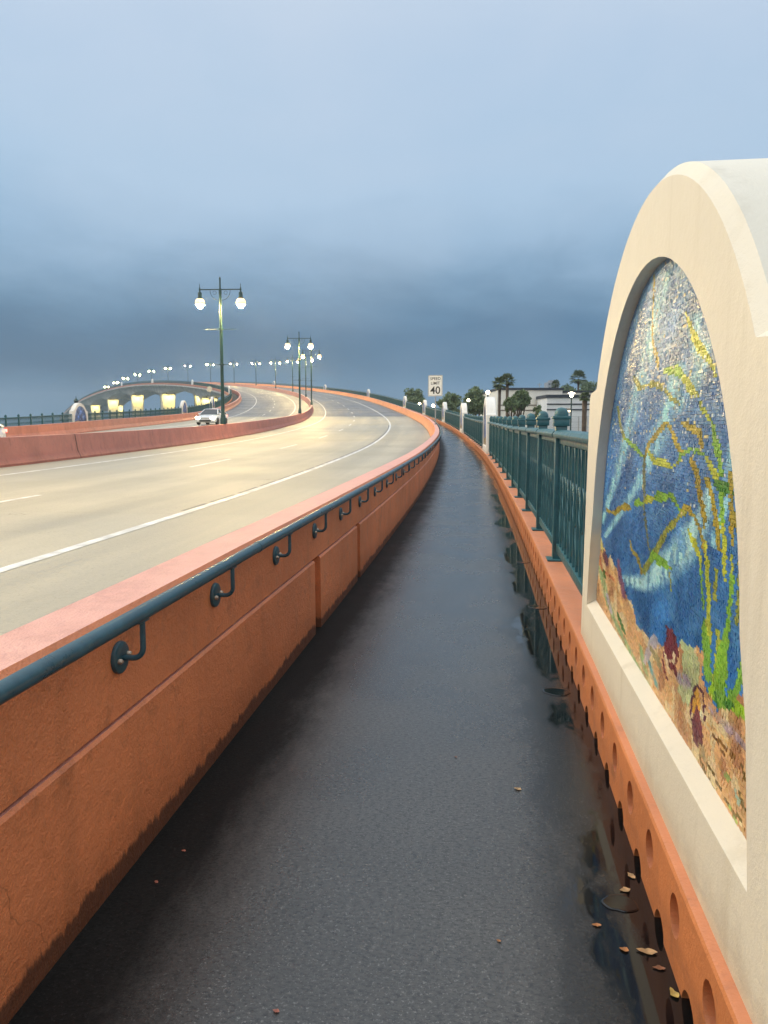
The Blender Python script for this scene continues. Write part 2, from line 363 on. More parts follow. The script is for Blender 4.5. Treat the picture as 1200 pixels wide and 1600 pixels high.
# painted markings, 4 mm proud
def line(name, o, w, a, b_): return tag(sweep(name, [(o-w/2, .004), (o+w/2, .004)], S_(a, b_), M_LINE), kind='structure')
line('edge_line', 9.165, .14, -10, 500); line('median_edge_line', 1.96, .13, -10, 500)
line('far_median_edge_line', -2.48, .13, -10, 700); line('far_edge_line', -9.19, .13, -10, 700)
def dashes(name, o, first, n, per=11.6, ln=3.9):
    allv = []
    for k in range(n):
        a = first + k*per; d = sweep('d', [(o-.06, .004), (o+.06, .004)], S_(a, a+ln), M_LINE); allv.append(d)
    bm = bmesh.new()
    for d in allv: bm.from_mesh(d.data)
    me = D.meshes.new(name); bm.to_mesh(me); bm.free(); me.materials.append(M_LINE)
    for d in allv: D.objects.remove(d)
    return tag(link(D.objects.new(name, me)), kind='structure')
dashes('lane_marking', 5.54, 10.7-11.6, 30); dashes('far_lane_marking', -5.9, 5, 40)
# dark sealed joint beside the edge line, broken every 1.2 m
tag(sweep('pavement_joint', [(9.015, .0035), (9.085, .0035)], np.arange(12.5, 70, .25), M_TAR, gaps=lambda s: s < 34 and (s % 1.5) < .24), kind='structure')

# ------------------------------------------------------------------ right wall with handrail
wl = empty('pavement_wall', F(4, 12.3, 0)); tag(wl, 'terracotta painted concrete wall between the road and the dark sidewalk', 'wall')
def wparent(o, e):
    o.parent = e; o.location = -e.location; return o
core = [(12.30, -.2), (12.02, -.2), (12.02, .07), (12.14, .30), (12.195, .75), (12.21, .765), (12.385, .765), (12.40, .75), (12.40, .462), (12.388, .455), (12.31, .452), (12.31, -.2)]
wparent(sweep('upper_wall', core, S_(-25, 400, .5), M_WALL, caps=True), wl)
lowp = [(12.305, .45), (12.398, .45), (12.407, .44), (12.409, -.15), (12.305, -.15)]
for a, b_ in ((-25, 6.32), (6.48, 7.92), (8.07, 30), (30.1, 60), (60.1, 120), (120.1, 400)):
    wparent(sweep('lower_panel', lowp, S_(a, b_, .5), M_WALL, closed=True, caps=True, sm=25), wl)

hr = empty('handrail', F(4, 12.476, .768)); tag(hr, 'blue green painted pipe handrail on curved brackets along the terracotta wall', 'handrail')
ss = S_(-3, 62, .25)
def tube_path(mb, o, h, ss, rad, n=12): mb.tube([FV(s, o, h) for s in ss], rad, n)
mb = MB(); tube_path(mb, 12.476, .768, ss, .0225, 14)
wparent(mb.build('pipe', M_RAIL, sm=60), hr)
for q in (4.93, 11.0, 17.1, 23.2, 29.3): 
    mb = MB(); mb.tube([FV(q-.014, 12.476, .768), FV(q+.014, 12.476, .768)], .0245, 14)
    wparent(mb.build('pipe_sleeve', M_RAIL, sm=60), hr)
# bracket prototype: origin on the wall face; local x along the road, y outwards (-y is the wall)
mb = MB(); dz = -.133
pts = [(0, .008, dz), (0, .045, dz)] + [(0, .045 + .031*math.sin(a), dz + .031 - .031*math.cos(a)) for a in [R(q) for q in (15, 30, 45, 60, 75, 90)]] + [(0, .076, -.02)]
mb.tube(pts, .0082, 10); mb.box((-.03, .066, -.027), (.03, .086, -.0195), bev=.003)
PB = mb.build('bracket', M_RAIL, sm=50)
mb = MB(); mb.lathe([(0, .0), (.047, .0), (.048, .004), (.046, .011), (.040, .014), (.02, .016), (0, .016)], 24, M=Matrix.Translation((0, 0, dz)) @ Matrix.Rotation(R(-90), 4, 'X'))
FLG = mb.build('flange', M_RAIL, PB, sm=40)
BLT = []
for sx in (-1, 1):
    mb = MB(); mb.lathe([(0, .014), (.008, .014), (.008, .022), (.005, .027), (0, .027)], 8, M=Matrix.Translation((sx*.027, 0, dz - .004*sx)) @ Matrix.Rotation(R(-90), 4, 'X'))
    BLT.append(mb.build('bolt', M_BOLT, PB, sm=40))
bs = [3.83 - .88*k for k in range(1, 6)][::-1] + [3.83, 4.60, 5.46, 6.33, 7.2, 8.07] + [9.0 + .97*k for k in range(52)]
for i, s in enumerate(bs):
    if i == 0: o = PB
    else:
        o = PB.copy(); COL.objects.link(o); fl = FLG.copy(); COL.objects.link(fl); fl.parent = o
        if s < 16:
            for q in BLT: bo = q.copy(); COL.objects.link(bo); bo.parent = o
    o.parent = hr; o.location = FV(s, 12.40, .768) - hr.location
    o.rotation_euler = (0, 0, -math.pi/2 - heading(s))   # local +y points to the walkway

# ------------------------------------------------------------------ median and far barriers
mb_prof = [(-.28, -.1), (-.28, .07), (-.17, .28), (-.10, .80), (-.085, .83), (.085, .83), (.10, .80), (.17, .28), (.28, .07), (.28, -.1)]
cuts = [8.6 + 17.8*k for k in range(40)]
ssm = sorted(set(S_(-20, 700, 1)) | {c + d for c in cuts for d in (-.02, .02)})
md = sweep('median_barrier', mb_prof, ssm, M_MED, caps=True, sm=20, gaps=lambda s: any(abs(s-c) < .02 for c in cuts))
tag(md, 'terracotta sloped concrete barrier dividing the two carriageways', 'barrier')
mdc = sweep('barrier_core', [(o*.86, h-.012) for o, h in mb_prof], [s for s in ssm], M_TAR, sm=20); mdc.parent = md
for k, c in enumerate(cuts[:9]):
    pass
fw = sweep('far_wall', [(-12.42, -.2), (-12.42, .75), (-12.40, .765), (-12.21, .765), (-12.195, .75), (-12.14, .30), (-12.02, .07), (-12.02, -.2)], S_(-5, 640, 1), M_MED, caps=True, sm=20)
tag(fw, 'terracotta concrete wall along the far side of the road', 'wall')

# ------------------------------------------------------------------ kerbs
kp = empty('pierced_kerb', F(4, 14.1, .2)); tag(kp, 'orange kerb pierced by a row of round drain holes under the teal railing', 'kerb')
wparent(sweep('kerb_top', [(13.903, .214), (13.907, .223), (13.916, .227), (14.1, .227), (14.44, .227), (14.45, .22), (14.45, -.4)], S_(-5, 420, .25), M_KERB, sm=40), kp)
wparent(sweep('kerb_face', [(13.903, -.08), (13.903, .214)], S_(33.92, 420, .5), M_KERB), kp)
# near face: cells with a round hole and a half-round notch at the foot
def cell_mesh():
    w = .282; r = .046; hc = .125; rn = .052; dep = .11; base = -.03
    outer = [(rn, base)] ; n = 14
    outer = [(-w/2, .214), (-w/2, base+rn+.012)]
    outer += [(-w/2 + rn*math.sin(q), base + .012 + rn*math.cos(q)) for q in [R(90*i/6) for i in range(1, 7)]]
    outer += [(-w/2 + rn, base), (w/2 - rn, base)]
    outer += [(w/2 - rn*math.cos(q), base + .012 + rn*math.sin(q)) for q in [R(90*i/6) for i in range(0, 6)]]
    outer += [(w/2, base+rn+.012), (w/2, .214)]
    hole = [(r*math.cos(2*math.pi*i/n), hc + r*1.12*math.sin(2*math.pi*i/n)) for i in range(n)]
    tri = tessellate_polygon([[Vector((x, z, 0)) for x, z in outer], [Vector((x, z, 0)) for x, z in hole]])
    vs = [(x, 0, z) for x, z in outer + hole]; fs = [tuple(t) for t in tri]
    k = len(vs); vs += [(x*.86, dep, (z-hc)*.86 + hc - .012) for x, z in hole]; h0 = len(outer)
    fs += [(h0+i, h0+(i+1) % n, k+(i+1) % n, k+i) for i in range(n)]; fs.append(tuple(k+i for i in range(n)))
    # notch soffit
    for lo, hi in ((1, 8), (9, 15)):
        kk = len(vs); idx = list(range(lo, hi+1)); vs += [(outer[i][0], dep, outer[i][1]) for i in idx]
        fs += [(idx[q], idx[q+1], kk+q+1, kk+q) for q in range(len(idx)-1)]
    return vs, fs
cv, cf = cell_mesh(); mb = MB()
for k in range(-6, 108):
    s0 = 3.32 + .282*k
    mb.add([tuple(F(s0 + x, 13.903 + y, z)) for x, y, z in cv], cf)
pf = wparent(mb.build('pierced_face', M_KERB, sm=None, recalc=False), kp)
bm = bmesh.new(); bm.from_mesh(pf.data); bmesh.ops.remove_doubles(bm, verts=bm.verts[:], dist=.0015); bmesh.ops.recalc_face_normals(bm, faces=bm.faces[:]); bm.to_mesh(pf.data); bm.free(); smooth(pf.data, 35)
wparent(sweep('kerb_back', [(14.02, -.1), (14.02, .21)], S_(1, 34.2, .5), M_TAR), kp)
lkb = sweep('far_kerb', [(-13.9, -.1), (-13.9, .215), (-13.92, .227), (-14.45, .227), (-14.45, -.4)], S_(-5, 640, 1), M_KERB, sm=20)
tag(lkb, 'orange kerb under the railing on the far side of the road', 'kerb')
for sgn, nm in ((1, 'near'), (-1, 'far')):
    rw = sweep('retaining_wall', [(sgn*14.42, -.3), (sgn*14.42, -12)], S_(-30, 196, 2), M_CONCD)
    tag(rw, 'bare concrete retaining wall under the %s edge of the approach road' % nm, 'wall')
# ------------------------------------------------------------------ mural panels
def arc(cx, cz, r, a0, a1, n): return [(cx + r*math.cos(R(a0 + (a1-a0)*i/n)), cz + r*math.sin(R(a0 + (a1-a0)*i/n))) for i in range(n+1)]
def face_outline(d=0.0):
    r = 1.29 - d; zt = 1.45 - d*.6; a = math.degrees(math.asin((zt+.012-.735)/r))
    xs = 1.375 - d; out = [(xs, .19)]
    out += [(xs - .085, 1.39)] + [(xs - .085 - .05*(1-math.cos(R(q))), 1.39 + (zt-1.39)*math.sin(R(q))) for q in (30, 60, 90)]
    out += arc(0, .735, r, a, 180 - a, 40)
    L = [(-x, z) for x, z in out[1:5]][::-1]
    return out + L + [(-xs, .19)]
def recess_outline(d=0.0):
    r = 1.05 - d; out = [(1.155 - d, .425 + d)] + [(1.10 - d, .72)] 
    out += arc(0, .735, r, 8, 172, 36) + [(-1.10 + d, .72), (-1.155 + d, .425 + d)]
    return out
def panel_body():
    A = face_outline(.03); B = face_outline(0); Rr = recess_outline(0); mb = MB(); n = len(A); k = len(Rr)
    tri = tessellate_polygon([[Vector((x, z, 0)) for x, z in A], [Vector((x, z, 0)) for x, z in Rr]])
    # local +y faces the road
    vs = [(x, 0, z) for x, z in A] + [(x, 0, z) for x, z in Rr]
    fs = [tuple(t) for t in tri]
    o = len(vs); vs += [(x, -.028, z) for x, z in B]; fs += [(i, (i+1) % n, o+(i+1) % n, o+i) for i in range(n)]
    o2 = len(vs); vs += [(x, -.30, z) for x, z in B]; fs += [(o+i, o+(i+1) % n, o2+(i+1) % n, o2+i) for i in range(n)]
    A2 = face_outline(.03); o3 = len(vs); vs += [(x, -.325, z) for x, z in A2]; fs += [(o2+i, o2+(i+1) % n, o3+(i+1) % n, o3+i) for i in range(n)]
    t2 = tessellate_polygon([[Vector((x, z, 0)) for x, z in A2]]); fs += [tuple(o3 + i for i in t) for t in t2]
    R2 = [(x*(1 if z > .44 else 1), z + (.028 if z < .44 else 0)) for x, z in Rr]
    o4 = len(vs); vs += [(x, -.046, z) for x, z in R2]; h0 = n; fs += [(h0+i, h0+(i+1) % k, o4+(i+1) % k, o4+i) for i in range(k)]
    fs.append(tuple(o4+i for i in range(k)))
    mb.add(vs, fs); return mb
def inside_recess(x, z, m=0.0):
    if z < .448 + m: return False
    if z > .735: return x*x + (z-.735)**2 < (1.05-m)**2
    return abs(x) < 1.05 + (.735-z)*.34 - m
def sdist(px, pz, pts):
    """normalised distance to a tapered stroke whose points carry a width and a height"""
    best = np.full(px.shape, 9.0)
    for (x0, z0, w0, v0), (x1, z1, w1, v1) in zip(pts[:-1], pts[1:]):
        kx, kz = 4/(w0+w1), 4/(v0+v1)
        dx, dz = (x1-x0)*kx, (z1-z0)*kz; L2 = dx*dx + dz*dz + 1e-9
        t = np.clip((((px-x0)*kx)*dx + ((pz-z0)*kz)*dz)/L2, 0, 1)
        q = (w0 + (w1-w0)*t)/(.5*(w0+w1))
        best = np.minimum(best, np.hypot((px-x0)*kx - t*dx, (pz-z0)*kz - t*dz)/q)
    return best
def inpoly(px, pz, poly):
    r = np.zeros(px.shape, bool); n = len(poly)
    for i in range(n):
        (x0, z0), (x1, z1) = poly[i], poly[(i+1) % n]
        c = ((z0 > pz) != (z1 > pz)) & (px < (x1-x0)*(pz-z0)/((z1-z0) if abs(z1-z0) > 1e-9 else 1e-9) + x0); r ^= c
    return r
def vnoise(x, y, seed):
    rs = np.random.RandomState(seed); g = rs.rand(64, 64)
    xi = np.floor(x).astype(int); yi = np.floor(y).astype(int); fx = x-xi; fy = y-yi; fx = fx*fx*(3-2*fx); fy = fy*fy*(3-2*fy)
    a = g[xi % 64, yi % 64]; b_ = g[(xi+1) % 64, yi % 64]; c = g[xi % 64, (yi+1) % 64]; d = g[(xi+1) % 64, (yi+1) % 64]
    return a*(1-fx)*(1-fy) + b_*fx*(1-fy) + c*(1-fx)*fy + d*fx*fy
STROKES_A=[((150,205,222),1,[(232,1458,249,49),(362,1340,224,42),(532,1195,197,35),(759,1028,163,27),(1047,842,117,17)]),((150,205,222),1,[(-272,1435,195,47),(-190,1329,227,53),(-35,1232,242,52),(196,1094,156,31),(554,942,115,20),(939,789,92,14)]),((150,205,222),1,[(-537,1479,151,41),(-463,1389,126,33),(-306,1327,117,29)]),((150,205,222),1,[(-94,1732,121,27),(65,1621,198,41),(165,1507,236,48)]),((150,205,222),1,[(-435,1555,141,37),(-483,1453,110,29)]),((150,205,222),1,[(-783,1247,36,11),(-772,1176,55,17),(-748,1088,76,23),(-697,1007,80,24)]),((170,215,222),1,[(392,697,183,33),(76,752,207,42),(-193,851,249,57),(-408,944,245,62),(-527,1013,205,55),(-605,1072,144,40),(-649,1138,74,21)]),((185,190,60),0,[(-345,1584,28,7),(-407,1534,33,8),(-490,1484,73,19),(-541,1456,52,14),(-612,1427,27,8),(-643,1395,21,6)]),((172,150,50),0,[(92,1767,20,6),(97,1687,20,6),(94,1563,20,6),(4,1494,47,10),(-20,1462,28,6)]),((150,152,62),0,[(384,1457,38,7),(257,1411,92,18),(148,1415,42,9),(67,1417,90,19),(-49,1405,82,18),(-140,1383,34,8),(-225,1356,47,11),(-303,1344,37,9)]),((128,175,58),0,[(-129,1445,68,15),(-249,1440,107,26),(-348,1412,35,9)]),((185,190,60),0,[(-348,1412,49,12),(-434,1374,65,17),(-488,1352,25,7)]),((185,190,60),0,[(-514,1338,30,8),(-552,1322,52,14),(-594,1305,33,9),(-607,1293,16,6)]),((128,175,58),0,[(-331,1181,22,6),(-362,1207,49,12),(-448,1220,45,12),(-523,1218,42,11),(-583,1209,28,8)]),((185,190,60),0,[(-606,1203,27,8),(-641,1186,53,15),(-697,1160,45,13),(-729,1144,29,9)]),((70,125,50),0,[(-710,1146,69,20),(-759,1141,84,26),(-818,1137,26,8)]),((172,150,50),0,[(-370,1286,41,10),(-451,1277,83,22),(-527,1265,53,14),(-556,1230,29,8)]),((128,175,58),0,[(-635,1290,21,6),(-673,1245,46,13),(-710,1202,34,10),(-731,1166,24,7)]),((150,152,62),0,[(713,1357,47,8),(620,1272,45,8),(525,1232,56,10)]),((128,175,58),0,[(497,1230,69,12),(324,1206,98,18),(168,1177,33,7)]),((185,190,60),0,[(65,1192,50,10),(-27,1169,75,16),(-144,1168,110,25),(-252,1163,23,6),(-324,1181,22,6)]),((172,150,50),0,[(-291,1241,45,11),(-207,1278,56,13),(-156,1293,42,10),(-48,1258,73,16),(71,1223,40,8),(134,1170,42,9)]),((120,125,90),0,[(134,1170,42,9),(131,1099,43,9),(115,1013,32,6),(71,947,31,6),(30,895,30,6),(-5,871,29,6)]),((172,150,50),0,[(-260,1249,31,7),(-324,1220,58,14),(-369,1211,28,7)]),((172,150,50),0,[(-452,1197,38,10),(-486,1183,56,15),(-521,1157,54,15),(-559,1112,46,13),(-590,1062,34,9),(-612,1033,22,6)]),((172,150,50),0,[(891,913,89,14),(703,917,79,13),(586,954,73,13),(446,974,134,24),(367,977,63,12)]),((128,175,58),0,[(272,1001,59,11),(215,1014,114,22),(148,1014,43,9)]),((185,190,60),0,[(96,1028,52,11),(37,1044,109,23),(-30,1051,47,10)]),((128,175,58),0,[(-67,1056,55,12),(-128,1066,130,29),(-195,1072,65,15)]),((128,175,58),0,[(-235,1079,55,13),(-282,1076,76,18),(-338,1060,36,9),(-368,1051,21,6)]),((172,150,50),0,[(-383,1047,35,9),(-435,1063,85,22),(-482,1055,38,10),(-534,1042,24,6),(-587,1010,28,8),(-621,979,38,11),(-634,965,16,6)]),((150,152,62),0,[(-410,1050,47,12),(-352,1024,36,9),(-296,1000,68,16),(-213,972,40,9),(-153,929,51,12),(-54,870,74,16),(94,788,63,13)]),((128,175,58),0,[(-19,850,57,12),(-72,873,110,24),(-145,878,43,10)]),((128,175,58),0,[(-130,859,52,12),(-198,871,115,26),(-280,871,38,9)]),((150,152,62),0,[(-280,871,15,6),(-298,814,15,6)]),((172,150,50),0,[(345,861,25,6),(287,827,48,9),(191,824,56,11),(115,784,43,9)]),((185,190,60),0,[(-458,1011,13,6),(-513,987,55,15),(-566,962,35,10),(-601,928,22,6)]),((128,175,58),0,[(-601,928,22,6),(-616,874,17,6),(-631,821,16,6)]),((185,190,60),0,[(-628,1004,22,6),(-655,944,32,9),(-676,847,36,11),(-694,775,46,13)]),((128,175,58),0,[(-649,810,21,6),(-681,755,62,18),(-698,685,61,18)]),((172,150,50),0,[(-619,1154,38,11),(-670,1108,41,12),(-710,1052,40,12),(-738,1002,24,7)]),((185,190,60),0,[(-727,951,24,7),(-722,920,20,6)]),((150,152,62),0,[(-722,920,20,6),(-723,882,20,6)]),((128,175,58),0,[(-737,1127,29,9),(-758,1058,28,9)]),((185,190,60),0,[(-758,1058,28,9),(-779,990,28,8),(-782,940,14,6)]),((172,150,50),0,[(-790,1177,27,8),(-810,1110,35,11),(-823,1055,30,10),(-836,1028,17,6)]),((172,150,50),0,[(-846,1103,21,7),(-857,1059,25,8)]),((185,190,60),0,[(-840,1005,17,6),(-835,955,26,8)]),((128,175,58),0,[(-835,955,26,8),(-829,906,26,8),(-823,859,26,8),(-808,807,40,13),(-800,746,64,20),(-788,697,74,23)]),((150,152,62),0,[(-890,1009,20,7),(-891,955,28,9),(-890,909,36,12),(-875,868,25,8)]),((185,190,60),0,[(-764,817,33,10),(-772,767,38,11),(-762,703,43,13),(-741,650,39,12)]),((128,175,58),0,[(-800,775,64,20),(-790,713,74,23),(-790,656,74,23)])]
REEF=[(1611,772),(1290,777),(1024,736),(629,710),(356,651),(159,598),(-58,583),(-234,625),(-418,683),(-633,738),(-672,673),(-719,655),(-773,640),(-867,698),(-1003,745),(-1086,449),(-1003,379),(1943,298)]
STROKES_B=[((222,205,120),0,[(1232,819,86,12),(1134,771,164,24),(1002,721,133,20),(920,700,73,11)]),((150,178,122),1,[(1040,619,156,23),(870,551,178,28),(648,491,155,26),(388,469,157,28),(131,450,131,26),(-84,444,92,20)]),((226,180,120),1,[(736,676,131,21),(515,602,114,20),(269,539,108,20),(89,531,106,21)]),((190,110,70),1,[(1117,691,122,18),(1001,627,95,14),(680,646,95,16)]),((150,178,122),1,[(992,584,114,17),(786,499,101,16)]),((192,182,186),1,[(832,545,139,22),(717,501,97,16)]),((90,150,155),1,[(-18,530,49,10),(-91,510,82,18),(-162,486,69,15)]),((150,178,122),1,[(89,531,74,15),(-8,473,88,18)]),((192,182,186),0,[(18,497,40,8),(-86,593,92,20),(-137,622,79,18),(-193,613,42,10)]),((150,140,100),0,[(-80,570,74,16),(-166,565,103,23),(-205,547,50,11)]),((182,192,142),0,[(-485,695,102,27),(-551,692,156,42),(-546,648,169,45),(-539,612,134,36),(-481,565,116,30)]),((165,150,165),1,[(-434,593,94,24),(-512,616,112,30)]),((226,180,120),0,[(-641,728,16,6),(-648,681,16,6)]),((226,180,120),1,[(-290,542,62,15),(-350,518,73,18),(-342,479,59,14)]),((236,216,172),0,[(-333,483,22,6),(-371,488,29,7)]),((112,66,86),0,[(943,719,92,14),(901,697,180,28),(878,678,124,19)]),((70,125,50),0,[(945,637,55,8),(900,608,54,8)]),((122,82,108),0,[(573,743,44,8),(535,701,86,15),(484,668,139,24),(434,633,94,17)]),((70,125,50),0,[(545,530,73,12),(408,501,106,19)]),((118,44,50),0,[(-288,691,54,13),(-343,691,102,25),(-346,671,146,36),(-330,634,163,39),(-311,606,151,36)]),((236,216,172),0,[(-252,615,32,7),(-281,596,39,9),(-317,573,45,11)]),((118,44,50),0,[(-232,585,32,7),(-262,560,32,7),(-297,551,31,7)]),((236,216,172),0,[(-373,647,21,6),(-377,626,35,9),(-334,608,30,7)]),((118,44,50),0,[(-373,607,71,18),(-390,597,49,12)]),((204,152,60),0,[(-612,623,34,9),(-615,604,79,22),(-619,581,90,25),(-611,553,68,19)]),((82,36,56),0,[(-609,636,17,6),(-584,607,23,6),(-570,580,18,6),(-564,543,18,6),(-580,524,23,6)]),((82,36,56),0,[(-609,639,28,8),(-651,634,27,8),(-675,623,21,6),(-684,601,16,6),(-683,573,21,6)]),((112,56,66),0,[(-625,581,28,8),(-633,568,55,16),(-630,547,94,26),(-629,519,106,30),(-610,490,46,13)]),((236,216,172),0,[(-670,589,16,6),(-667,571,16,6)]),((150,140,100),1,[(-667,501,64,18),(-686,489,73,21)]),((165,145,150),1,[(-746,618,59,18),(-834,622,79,25),(-921,631,79,26),(-979,631,37,13)]),((226,180,120),1,[(-716,575,30,9),(-792,585,37,11),(-862,595,34,11)]),((130,90,35),0,[(-765,566,24,7),(-813,574,41,13),(-855,580,26,8)]),((130,90,35),0,[(-878,576,25,8),(-903,584,20,7)]),((130,90,35),0,[(-816,558,18,6),(-844,558,17,6)]),((122,100,42),0,[(-727,479,30,9),(-779,480,28,9),(-830,471,22,7),(-878,467,21,7),(-931,466,20,7),(-980,472,22,8)]),((122,100,42),0,[(-660,474,27,8),(-709,455,26,7)]),((122,100,42),0,[(-742,454,20,6),(-780,446,19,6)]),((122,100,42),0,[(-962,586,23,8),(-981,567,18,6)]),((122,100,42),0,[(-964,525,19,6),(-983,504,30,10)]),((160,188,100),0,[(-852,514,30,10),(-887,524,29,9)]),((175,202,182),0,[(-940,513,23,8),(-955,503,31,10)]),((160,188,100),0,[(-910,462,20,7),(-937,457,24,8)]),((236,216,172),0,[(-965,461,11,6),(-981,464,11,6)]),((202,206,162),1,[(-296,421,62,15),(-427,426,68,17),(-532,426,56,15),(-615,423,45,13)]),((150,195,50),0,[(-861,682,42,14),(-912,691,88,29),(-945,693,61,21)]),((128,175,58),0,[(-945,816,19,6),(-931,777,35,12),(-905,734,40,13),(-859,693,43,14),(-809,657,45,14)]),((70,125,50),0,[(-768,667,24,7),(-792,646,32,10)]),((150,195,50),0,[(-739,657,29,9),(-746,682,29,9)]),((70,125,50),0,[(-836,669,44,14),(-878,688,33,11)])]

def picture(x, z):
    """colour of the undersea mosaic at panel position (sRGB 0..1), an array per tile"""
    n = len(x); C = np.zeros((n, 3)); r1 = RNG.rand(n); r2 = RNG.rand(n)
    t = np.clip((z-.45)/1.3, 0, 1)[:, None]
    deep = np.array([40, 104, 168.]); mid = np.array([80, 132, 186.]); top = np.array([126, 164, 198.])
    C = np.where(t < .55, deep + (mid-deep)*(t/.55), mid + (top-mid)*((t-.55)/.45))
    nz = vnoise(x*5 + 30, z*7 + 30, 1)[:, None]; nz2 = vnoise(x*16 + z*9 + 30, z*12 + 50, 2)[:, None]
    C = C*(.86 + .26*nz) + (nz2-.5)*np.array([26, 32, 36])
    sw = (vnoise(x*9 + 20, z*24 + 9*vnoise(x*4+9, z*4+9, 8) + 20, 3) > .66)[:, None] & (t < .45)
    C = np.where(sw, C*.5 + np.array([88, 140, 185])*.5, C)
    dark = (vnoise(x*7 + 11, z*9 + 41, 13) > .62)[:, None]; C = np.where(dark, C*.84 + np.array([20, 50, 90])*.16, C)
    def paint(L, C):
        for col, soft, pts in L:
            P = [tuple(v/1000 for v in q) for q in pts]
            if len(P) == 1: P = P*2
            d = sdist(x + (vnoise(x*14+5, z*14+7, 5)-.5)*.02, z, P)
            col = np.array(col, float)
            if soft:
                a = np.clip(1.45 - d*1.1, 0, 1)*(.45 + .55*(vnoise(x*30+9, z*22+9, 6) > .38)); a = np.minimum(1, a*1.05)
            else: a = (d < 1).astype(float)*(.92)
            sh = (1 + .30*(vnoise(x*22+3, z*16+3, 9)-.5))[:, None]
            C = C*(1-a[:, None]) + col*sh*a[:, None]
        return C
    C = paint([(c_, f_, [(a, b_, w*(1.0 if f_ else 1.1), h*(1.0 if f_ else 1.1)) for a, b_, w, h in p_]) for c_, f_, p_ in STROKES_A], C)
    poly = [(a/1000, b_/1000) for a, b_ in REEF]; inn = inpoly(x + (vnoise(x*18, z*18+3, 21)-.5)*.06, z + (vnoise(x*18+9, z*18, 22)-.5)*.03, poly)
    n1 = vnoise(x*7+17, z*11+3, 31)[:, None]; n2 = vnoise(x*13+7, z*17+13, 32)[:, None]
    reef = np.array([208, 164, 114])*(.88 + .24*n1); reef = np.where(n2 > .7, np.array([220, 196, 150]), reef); reef = np.where(n2 < .24, np.array([178, 130, 88]), reef)
    C = np.where(inn[:, None], reef, C); C = paint(STROKES_B, C)
    # lamp glints on the upper tiles, painted in as scattered pale and gold tiles
    pt = np.clip((z-1.02)/.35, 0, 1)*np.clip(1.9 - z, 0, 1)*.10*(.35 + 1.1*vnoise(x*6+4, z*8+4, 41))
    gl = (r1 < pt)[:, None]; C = np.where(gl & (r2[:, None] < .7), np.array([190, 202, 206]), C); C = np.where(gl & (r2[:, None] >= .7), np.array([205, 196, 140]), C)
    C = C*(.94 + .14*RNG.rand(n))[:, None] + (RNG.rand(n, 3)-.5)*9
    return np.clip(C, 6, 235)/255
def mosaic(tw, tile, rich=True):
    xs = np.arange(-1.2, 1.2, tw); vs = []; fs = []; cx = []; cz = []; nrow = int(1.42/tile)
    for j in range(nrow):
        z = .435 + (j+.5)*tile; sh = RNG.rand()*tw
        for x in xs + sh:
            xx = x + (RNG.rand()-.5)*tw*.2; zz = z + (RNG.rand()-.5)*tile*.2
            if not inside_recess(xx, zz, -tile*.8): continue
            cx.append(xx); cz.append(zz); k = len(vs); hw = tw*.5*(.84 + .12*RNG.rand()); hz = tile*.5*(.84 + .12*RNG.rand())
            ta, tb = RNG.normal(0, .05, 2); ro = (RNG.rand()-.5)*.25; c_, s_ = math.cos(ro), math.sin(ro); tl = .004
            for sx, sz in ((-1, -1), (1, -1), (1, 1), (-1, 1)):
                dx = sx*hw; dz = sz*hz; vs.append((xx + dx*c_ - dz*s_, -.0425 + ta*dx + tb*dz, zz + dx*s_ + dz*c_))
            for sx, sz in ((-1, -1), (1, -1), (1, 1), (-1, 1)):
                dx = sx*hw*1.06; dz = sz*hz*1.06; vs.append((xx + dx*c_ - dz*s_, -.0455, zz + dx*s_ + dz*c_))
            fs.append((k+3, k+2, k+1, k)); fs += [(k+i, k+(i+1) % 4, k+4+(i+1) % 4, k+4+i) for i in range(4)]
    cx = np.array(cx); cz = np.array(cz)
    if rich: C = picture(cx, cz)
    else:
        n1 = vnoise(cx*3+9, cz*3+9, 51)[:, None]; C = (np.array([58, 98, 160])*(.7+.6*n1) + 70*(vnoise(cx*6+3, cz*5+3, 52)[:, None] > .68))/255
        g = inpoly(cx, cz, [(-1.3, .3), (1.3, .3), (1.3, .62), (.3, .72), (-.4, .6), (-1.3, .8)])[:, None]; C = np.where(g, np.array([.62, .55, .42])*(.8+.4*n1), C)
    lin = np.where(C <= .04045, C/12.92, ((C+.055)/1.055)**2.4)*.92
    me = D.meshes.new('mosaic'); me.from_pydata(vs, [], fs)
    at_ = me.color_attributes.new('tile', 'FLOAT_COLOR', 'CORNER'); nl = len(me.loops)
    per = np.repeat(np.c_[lin, np.ones(len(lin))], 20, axis=0); assert len(per) == nl
    at_.data.foreach_set('color', per.ravel()); me.update(); me.materials.append(M_TILE); return me
m, nt, b = mat('glazed_mosaic_tile'); a = N(nt, 'ShaderNodeVertexColor', layer_name='tile'); lk(nt, a.outputs[0], b.inputs['Base Color'])
b.inputs['Roughness'].default_value = .30; b.inputs['Specular IOR Level'].default_value = .22; M_TILE = m
M_GROUT = simple('mosaic_grout', (.30, .31, .30), .8)
BODY = panel_body()
def place_panel(name_lab, s, side, near, bmesh_, mmesh_):
    o = 13.93 if side > 0 else -13.93
    th = heading(s); e = empty('mural_panel', F(s, o, 0), (math.pi/2 - th) if side > 0 else (-math.pi/2 - th))
    # right side: local +x along the road, +y towards the road; left side turned round
    tag(e, name_lab, 'mural panel', 'arched mural panels along the railings')
    b_ = D.objects.new('frame', bmesh_); link(b_, e); mu = D.objects.new('mural', mmesh_); link(mu, e)
    return e
pb = BODY.build('frame', M_CREAM, sm=35); me_near = pb.data; D.objects.remove(pb)
me_near.materials.append(M_GROUT)
me_far = me_near.copy(); me_far.materials[0] = M_PALE
